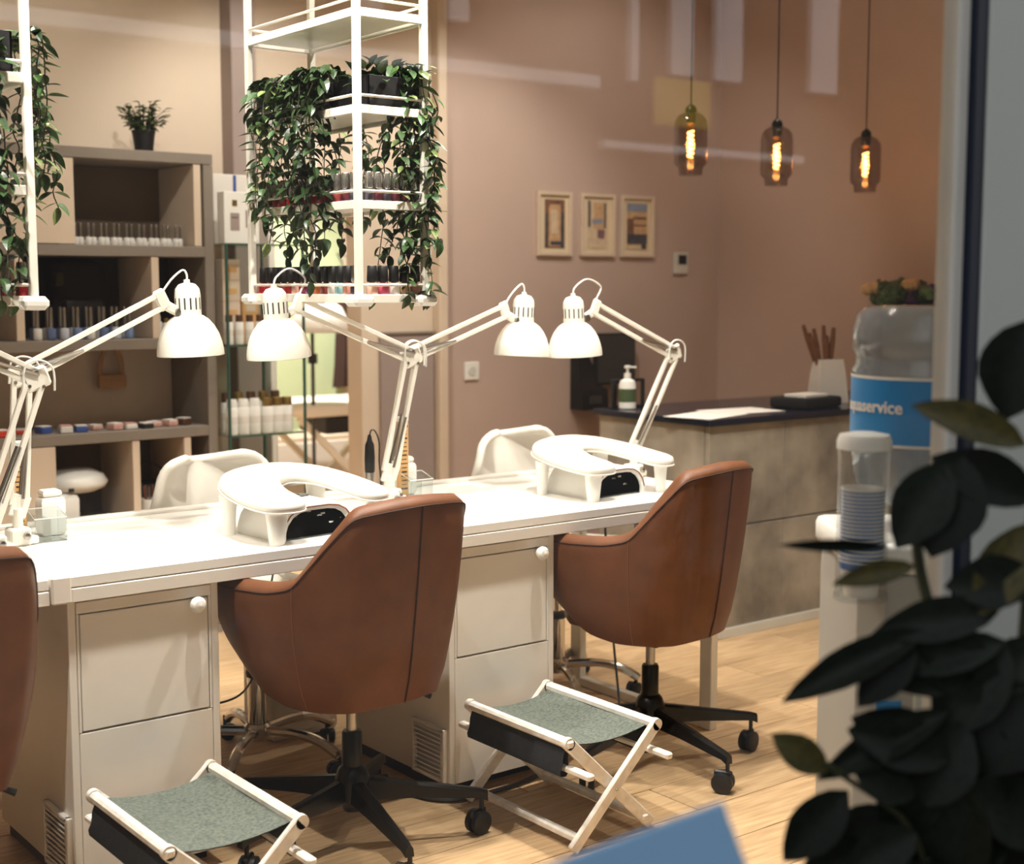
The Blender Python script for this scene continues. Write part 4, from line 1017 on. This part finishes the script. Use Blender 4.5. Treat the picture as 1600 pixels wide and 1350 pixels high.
for mm in ('purple', 'creamflower', 'leaf', 'red'):
    q = MB()
    for k in range(7):
        a = 2 * PI * k / 7; q.lathe([(0, 0), (.012, .006), (.016, .02), (.008, .034), (0, .036)], 6, TR((.018 * math.cos(a), .018 * math.sin(a), 0), (.5 * math.sin(a), -.5 * math.cos(a) * -1, 0)))
    fl_me[mm] = q.mesh('bloom', mm, 60)
for k in range(46):
    a = random.random() * 6.28; r = .17 * math.sqrt(random.random()); mm = ['purple', 'leaf', 'leaf', 'creamflower'][k % 4]
    o = link('bloom', fl_me[mm], t, (r * math.cos(a) * 1.35, r * math.sin(a), .43 + .07 * random.random() - r * .1), (random.uniform(-.6, .6), random.uniform(-.6, .6), a)); o.scale = (1.5,) * 3
lf = leaf_mesh('leaf', 'leaf', .09, .03)
for k in range(22):
    a = random.random() * 6.28; o = link('leaf', lf, t); orient(o, Vector((.12 * math.cos(a), .1 * math.sin(a), .43)), (math.cos(a) * .7, math.sin(a) * .7, random.uniform(.5, 1.5)), (0, 0, 1), random.uniform(.7, 1.2))
t = thing('wall_screen', 'dark screen mounted on the taupe wall behind the counter', 'screen', (4.80, YB - .001, 1.01))
obj('panel', MB().box((0, -.065, 0), (.27, .03, .26), .004), 'blackpl', t); obj('display', MB().box((0, -.082, 0), (.25, .004, .24), .001), 'darkgrey', t); obj('bracket', MB().box((0, -.025, 0), (.08, .05, .08), .004), 'blackpl', t)
t = thing('wall_phone', 'black wedge-shaped box mounted low on the taupe wall, left of the counter', 'wall box', (4.645, YB - .001, .757))
g = MB(); P = []
for z, x1, d_ in ((0, .09, .10), (.10, .09, .09), (.115, .06, .08), (.30, -.02, .05)): P.append([(-.085, -d_, z), (x1, -d_, z), (x1, 0, z), (-.085, 0, z)])
g.grid(P, close_v=True); n = len(g.v); g.f.append(tuple(range(n - 4, n))); g.f.append((0, 1, 2, 3)); obj('body', g, 'blackpl', t); obj('key_pad', MB().box((0, -.1, .05), (.08, .006, .04), .002), 'darkgrey', t)
t = thing('counter_frame', 'black open frame standing on the counter behind the pump bottle', 'frame', (3.99, 4.345, TZ), D2R(-6))
for c, d in (((-.075, 0, .06), (.022, .02, .12)), ((.075, 0, .06), (.012, .02, .12)), ((0, 0, .115), (.14, .02, .012)), ((0, 0, .005), (.14, .02, .01))): obj('frame_bar', MB().box(c, d, .002), 'blackpl', t)

# ------------------------------------------------------------------ pictures, thermostat, socket
def picture(label, x0, x1, strokes):
    z0, z1 = 1.527, 1.842; w_, h_ = x1 - x0, z1 - z0
    t = thing('framed_picture', label, 'picture', ((x0 + x1) / 2, YB - .001, (z0 + z1) / 2), 0, 'framed street views on the taupe wall')
    for sx in (-1, 1): obj('frame_side', MB().box((sx * (w_ / 2 - .009), -.011, 0), (.018, .022, h_), .002), 'cream', t)
    for sz in (-1, 1): obj('frame_side', MB().box((0, -.011, sz * (h_ / 2 - .009)), (w_ - .036, .022, .018), .002), 'cream', t)
    obj('mount', MB().box((0, -.004, 0), (w_ - .03, .006, h_ - .03)), 'creammount', t)
    k = 0
    for (m, x, z, a, b) in strokes:
        obj('print', MB().box((x * w_, -.0078 - k * .0004, z * h_), (a * w_, .0006, b * h_)), m, t); k += 1
    return t
M_['creammount'] = mat('cream_mount', (222, 204, 172), .7, var=.02)
M_['p1'] = mat('print_brown', (120, 84, 66), .7, var=.35, scale=40); M_['p2'] = mat('print_sand', (196, 160, 120), .7, var=.2, scale=50); M_['p3'] = mat('print_slate', (70, 70, 76), .7, var=.3, scale=40)
M_['p4'] = mat('print_sky', (138, 146, 164), .7, var=.15, scale=20); M_['p5'] = mat('print_plum', (124, 90, 98), .7, var=.3, scale=50); M_['p6'] = mat('print_pale', (208, 186, 158), .7, var=.12, scale=30)
picture('framed picture of an archway, leftmost of three on the taupe wall', 4.335, 4.555, [('p1', .02, .0, .58, .76), ('p2', .02, -.05, .34, .6), ('p6', .0, .05, .18, .4), ('p3', -.22, -.1, .06, .54), ('p3', .24, -.1, .08, .56), ('p3', .04, -.3, .3, .06), ('p2', .02, .26, .3, .08)])
picture('framed pale street picture, middle of three on the taupe wall', 4.615, 4.845, [('p6', .0, 0, .58, .76), ('p2', .06, .15, .34, .42), ('p3', -.24, .18, .07, .42), ('p3', .22, .16, .05, .4), ('p4', .0, .06, .3, .08), ('p5', .1, -.14, .2, .14), ('p6', -.1, -.28, .3, .16)])
picture('framed picture of a red building under blue sky, rightmost of three on the taupe wall', 4.885, 5.12, [('p2', .0, 0, .6, .76), ('p4', .0, .31, .6, .14), ('p1', -.2, -.05, .2, .36), ('p1', .08, .14, .4, .04), ('p1', .1, .02, .36, .03), ('p3', .0, -.2, .6, .16), ('p6', -.05, -.34, .45, .06), ('p3', .2, -.3, .14, .12)])
t = thing('thermostat', 'small white thermostat with dark display on the taupe wall', 'thermostat', (5.32, YB - .001, 1.50))
obj('case', MB().box((0, -.009, 0), (.1, .018, .115), .004), 'post', t); obj('display', MB().box((.006, -.0185, .018), (.06, .002, .05), .001), 'blackpl', t)
t = thing('wall_socket', 'white wall socket low on the taupe wall behind the shell chair', 'socket', (3.94, YB - .001, .975))
obj('plate', MB().box((0, -.005, 0), (.085, .01, .085), .003), 'plastic', t); obj('insert', MB().lathe([(0, 0), (.022, 0), (.024, .003), (0, .003)], 18, TR((0, -.0135, 0), (-PI / 2, 0, 0))), 'post', t)

# ------------------------------------------------------------------ pendant lamps
M_['filament'] = mat('glowing_filament', (255, 190, 110), .5, emit=(1, .52, .18, 1), estr=14)
M_['amber'] = pane_mat('amber_bulb_glass', (1, .82, .55, 1), f0=.04)
def pendant(label, x, y, zb):
    t = thing('pendant_lamp', label, 'lamp', (x, y, zb), 0, 'smoked glass pendant lamps')
    pr = [(.048, 0), (.050, .018), (.052, .03), (.066, .045), (.068, .06), (.068, .19), (.064, .215), (.05, .235), (.03, .246), (.02, .25)]
    inn = [(r - .002, z) for r, z in reversed(pr)]
    obj('glass_shade', MB().lathe(pr + inn, 32, cap=False), 'smoke', t, angle=60)
    obj('socket', MB().lathe([(0, .285), (.006, .28), (.02, .268), (.024, .255), (.02, .232), (.019, .205), (0, .203)], 18), 'black', t)
    obj('cord', MB().tube([(0, 0, .28), (0, 0, 2.99 - zb)], .0032, 6), 'black', t)
    b = obj('bulb', MB().lathe([(.014, .205), (.018, .18), (.022, .14), (.02, .09), (.012, .062), (.004, .055), (0, .054)], 18), 'amber', t, angle=60)
    sp = [(.0105 * math.cos(a), .0105 * math.sin(a), .072 + .012 * a / (2 * PI) * 1.45) for a in [k * PI / 6 for k in range(72)]]
    obj('filament', MB().tube(sp, .0042, 6), 'filament', t)
    d = bpy.data.lights.new('filament_glow', 'POINT'); d.energy = 1.6; d.color = (1, .55, .22); d.shadow_soft_size = .02
    link('filament_glow', d, t, (0, 0, .13))
pendant('smoked glass pendant lamp, leftmost and highest of three', 4.045, 4.05, 1.82)
pendant('smoked glass pendant lamp, middle of three', 4.555, 4.05, 1.80)
pendant('smoked glass pendant lamp, rightmost of three', 5.145, 4.05, 1.797)

# ------------------------------------------------------------------ water dispenser
wd_rot = D2R(-37.8)
t = thing('water_dispenser', 'white water dispenser with blue-labelled bottle behind the shop door', 'water dispenser', (2.072, 1.482, 0), wd_rot)
bd = MB(); P = []
for s, z in ((.96, .0), (1, .01), (1, .86), (.98, .9)):
    P.append([(-.148 * s, -.13 * s, z), (-.11 * s, -.165 * s, z), (.11 * s, -.165 * s, z), (.148 * s, -.13 * s, z), (.148 * s, .15, z), (-.148 * s, .15, z)])
bd.grid(P, close_v=True); n = len(bd.v); bd.f.append(tuple(range(n - 6, n))); obj('cabinet', bd, 'dispenser', t)
obj('deck', MB().pillow([(-.158, -.165), (.158, -.165), (.158, .155), (-.158, .155)], .90, .955, .014), 'plastic', t, angle=60)
obj('tap_recess', MB().box((.03, -.166, .74), (.18, .008, .2), .004), 'greypanel', t)
for x, mm in ((-.01, 'labelblue'), (.07, 'red')): tp = obj('tap', MB().box((x, -.18, .79), (.025, .04, .03), .005).lathe([(.007, .755), (.007, .78)], 10, TR((x, -.19, 0))), 'plastic', t); obj('tap_lever', MB().box((x, -.2, .808), (.022, .02, .008), .002), mm, tp)
obj('sticker', MB().box((-.10, -.1665, .655), (.042, .002, .07)), 'labelblue', t); obj('sticker_dot', MB().lathe([(0, 0), (.014, 0), (.014, .001), (0, .001)], 18, TR((-.095, -.168, .65), (PI / 2, 0, 0))), mat('royal_blue', (20, 40, 130), .5, var=.05), t)
jp = [(.028, .94), (.03, .975), (.07, 1.0), (.115, 1.02), (.128, 1.04), (.130, 1.10), (.130, 1.225), (.132, 1.235), (.126, 1.245), (.126, 1.26), (.132, 1.27), (.132, 1.30), (.126, 1.33), (.112, 1.343), (.08, 1.346), (0, 1.346)]
bt = obj('water_bottle', MB().lathe(jp, 40, cap=False), 'jug', t, angle=60)
RL = .1325
def wrap(a, z, r=RL): return (r * math.sin(a), -r * math.cos(a), z)
def wrapped(a0, a1, z0, z1, n, r): return MB().grid([[wrap(a0 + (a1 - a0) * k / n, z, r) for z in (z0, z1)] for k in range(n + 1)])
obj('label_wrap', wrapped(-2.2, -.13, 1.112, 1.222, 24, RL), 'labelblue', bt, angle=80)
obj('label_wrap', wrapped(-.08, 2.2, 1.112, 1.222, 22, RL), 'labelblue', bt, angle=80)
obj('label_border', wrapped(-2.2, 2.2, 1.222, 1.227, 36, RL + .0004).grid([[wrap(-.135 + .06 * k, z, RL + .0004) for z in (1.11, 1.224)] for k in range(2)]).grid([[wrap(-2.2 + 4.4 * k / 36, z, RL + .0004) for z in (1.108, 1.113)] for k in range(37)]), 'paper', bt, angle=80)
# a pale droplet sweep on the label
sw = MB()
P = []
for k in range(13):
    s = k / 12; z = 1.113 + .109 * s
    P.append([wrap(-1.9, z, RL + .0004), wrap(-.95 + .5 * (s - .5) if s > .5 else -.95 + 1.5 * (.5 - s), z, RL + .0004)])
obj('label_shape', sw.grid(P), 'labeldeep', bt, angle=80)
cu_ = bpy.data.curves.new('lettering', 'FONT'); cu_.body = 'aquaservice'; cu_.size = .030; cu_.align_x = 'CENTER'; cu_.extrude = .0004; cu_.resolution_u = 3; cu_.offset = .0006
tmp = bpy.data.objects.new('lettering', cu_); COL.objects.link(tmp)
me = bpy.data.meshes.new_from_object(tmp.evaluated_get(bpy.context.evaluated_depsgraph_get())); bpy.data.objects.remove(tmp)
for vv in me.vertices:
    x, y, z = vv.co; vv.co = wrap(x / RL - 1.13, 1.166 + y, RL + .0012 + z)
me.materials.clear(); me.materials.append(M_['paper']); link('lettering', me, bt)
sm = MB()
for z, a1 in ((1.205, .7), (1.195, .6), (1.186, .7), (1.177, .4), (1.125, .3)): sm.grid([[wrap(.0 + (a1 - .1) * k / 6, q, RL + .0006) for q in (z, z + .002)] for k in range(7)])
obj('small_print', sm, 'labeldeep', bt)
ct = thing('cup_dispenser', 'clear tube of paper cups with white lid on the water dispenser', 'cup dispenser', (1.835, 1.432, .872))
obj('tube', MB().lathe([(.041, 0), (.041, .255)], 28, cap=False), 'cupclear', ct); obj('lid', MB().lathe([(.044, .245), (.044, .258), (.04, .268), (.02, .272), (0, .272)], 28), 'plastic', ct)
obj('bottom_ring', MB().lathe([(.036, -.004), (.043, -.004), (.043, .008), (.036, .008), (.036, -.004)], 28, cap=False), 'cupclear', ct)
obj('bracket', MB().box((.045, .03, .10), (.05, .03, .04), .004), 'plastic', ct)
cup = MB().lathe([(.027, 0), (.0345, .058), (.0358, .058), (.0358, .0605), (.034, .0605), (.0335, .057), (.026, .002)], 22, cap=False).mesh('paper_cup', 'paper'); 
band = MB().lathe([(.0342, .046), (.0358, .0576)], 22, cap=False).mesh('cup_band', mat('cup_blue', (52, 106, 170), .5, var=.05))
for k in range(20):
    c = thing('paper_cup', 'white paper cup with blue band nested in the clear cup tube', 'cup', (1.835, 1.432, .874 + k * .0062), 0, 'paper cups in the tube')
    link('cup_wall', cup, c); link('cup_band', band, c)

# ------------------------------------------------------------------ things in the street: rubber plant and blue sign
random.seed(31)
def rleaf(name, m):
    g = MB(); n = 8; rows = []
    for k in range(n + 1):
        s = k / n; w = .5 * (math.sin(PI * min(1, s * .97 + .02)) ** .7) * (1 if s < .6 else 1 - .25 * (s - .6) / .4); 
        if k == n: w = .0
        if k == 0: w = .03
        rows.append([(s, w * q, abs(q) * w * .16 - .12 * s * s) for q in (-1, -.5, 0, .5, 1)])
    g.grid(rows); g.grid([[(p[0], p[1], p[2] - .012) for p in r] for r in rows]); return g.mesh(name, m, 80)
RL_ = [rleaf('leaf', 'rubber'), rleaf('leaf', 'rubberolive')]
rp = thing('rubber_plant', 'dark rubber plant in the street in front of the shop door', 'plant', (1.46, .955, 0))
ro = Vector((1.46, .955, 0)); camv = Vector((0, 0, 1.38))
stem = [(1.43, .95, .32), (1.435, 0.955, 0.641), (1.436, 0.969, 0.758), (1.435, 0.986, 0.873), (1.426, 1.007, 0.982), (1.419, 1.021, 1.045), (1.416, 1.031, 1.126)]
obj('stem', MB().tube([tuple(q - ro) for q in crom(stem, 4)], .007, 8), 'stem', rp)
obj('stem', MB().tube([tuple(q - ro) for q in crom([(1.47, .95, .32), (1.486, 0.94, 0.643), (1.505, 0.927, 1.024), (1.511, 0.927, 1.405)], 4)], .007, 8), 'stem', rp)
obj('stem', MB().tube([tuple(q - ro) for q in crom([(1.422, 0.965, 0.516), (1.372, 0.978, 0.72), (1.295, 1.029, 0.802), (1.27, 1.041, 0.821)], 4)], .004, 8), 'stem', rp)
obj('pot', MB().lathe([(0, 0), (.14, 0), (.15, .01), (.19, .36), (.195, .36), (.195, .38), (.175, .38), (.17, .34), (0, .33)], 28), 'planter', rp)
LV = [((1.485, 0.925, 1.193), (1.386, 1.008, 1.245), 0.35, 1, 0.4), ((1.416, 0.984, 1.17), (1.356, 1.008, 1.073), 0.62, 0, 0.9), ((1.429, 0.975, 1.181), (1.388, 0.982, 1.061), 0.75, 0, 0.9), ((1.35, 1.013, 1.073), (1.247, 1.093, 1.076), 0.12, 0, 0.9),
      ((1.373, 0.993, 1.051), (1.295, 1.05, 1.032), 0.3, 1, 0.6), ((1.447, 0.928, 0.998), (1.328, 1.016, 0.975), 0.36, 0, 0.7), ((1.377, 0.979, 0.975), (1.237, 1.077, 0.895), 0.25, 0, 0.7), ((1.367, 0.986, 0.963), (1.308, 1.021, 0.885), 0.5, 0, 0.8),
      ((1.45, 0.921, 0.963), (1.344, 0.999, 0.93), 0.35, 0, 0.8), ((1.275, 1.036, 0.81), (1.227, 1.079, 0.853), 0.55, 1, 0.9), ((1.392, 0.955, 0.881), (1.264, 1.044, 0.802), 0.26, 0, 0.8), ((1.293, 1.02, 0.787), (1.226, 1.06, 0.703), 0.52, 0, 0.9),
      ((1.365, 0.972, 0.828), (1.295, 1.02, 0.859), 0.55, 0, 0.9), ((1.355, 0.97, 0.783), (1.297, 1.01, 0.809), 0.6, 0, 0.9), ((1.491, 0.911, 1.13), (1.398, 0.989, 1.181), 0.5, 0, 0.6), ((1.485, 0.903, 1.036), (1.401, 0.968, 1.028), 0.6, 0, 0.8),
      ((1.429, 0.941, 0.994), (1.492, 0.917, 1.104), 0.5, 1, 0.6), ((1.499, 0.937, 1.339), (1.469, 0.942, 1.223), 0.75, 0, 0.95), ((1.353, 0.966, 0.739), (1.278, 1.01, 0.688), 0.55, 0, 0.9), ((1.46, 0.927, 0.961), (1.384, 0.965, 0.847), 0.6, 0, 0.9)]
for k in range(40):
    x = random.uniform(1.36, 1.53); z = random.uniform(.62, .97 if x > 1.435 else .86); y = .946 - (x - 1.435) * .6 + random.uniform(-.035, .035)
    a = random.uniform(0, 6.28); LV.append(((x, y, z), (x + .13 * math.cos(a) * .79, y - .13 * math.cos(a) * .61, z + .13 * math.sin(a) - .02), random.uniform(.5, .7), 0, random.uniform(.5, .95)))
for a, b, wd, kind, face in LV:
    a = Vector(a); b = Vector(b); d = b - a; L_ = d.length; d.normalize()
    up = (camv - (a + b) / 2).normalized() * face + Vector((random.uniform(-.4, .4), random.uniform(-.4, .4), .4)) * (1 - face)
    up = (up - d * up.dot(d)).normalized(); w_ = up.cross(d); q = a - ro
    o = link('leaf', RL_[kind], rp); s2 = L_ * wd * 1.0
    o.matrix_basis = Matrix(((d.x * L_, w_.x * s2, up.x * L_, q.x), (d.y * L_, w_.y * s2, up.y * L_, q.y), (d.z * L_, w_.z * s2, up.z * L_, q.z), (0, 0, 0, 1)))
Rv = Vector((.79016, -.61291, 0)); Uv = Vector((.06375, .08218, .99458)); Fv = Vector((.60958, .78587, -.10401))
e2 = (Rv * .346 - Uv * .938).normalized(); e1 = (-Rv * .938 - Uv * .346).normalized()
A = Vector((.819, .772, .957)); foot = A + e1 * .09 + e2 * ((A.z - .0) / -e2.z * .955)
t = thing('blue_sign', 'blurred plain blue board on a slanted stake in the street, at the bottom edge', 'sign', (foot.x, foot.y, 0))
T = Matrix(((e1.x, e2.x, Fv.x, A.x - foot.x), (e1.y, e2.y, Fv.y, A.y - foot.y), (e1.z, e2.z, Fv.z, A.z), (0, 0, 0, 1)))
obj('board', MB().box((.14, .10, .004), (.28, .20, .008), .001, T), 'blue', t)
st = Vector((A.x - foot.x, A.y - foot.y, A.z)) + e1 * .14 + e2 * .19 + Fv * .012
obj('stake', MB().tube([st - e2 * .15, st + e2 * (st.z / -e2.z)], .008, 8), 'frame', t)
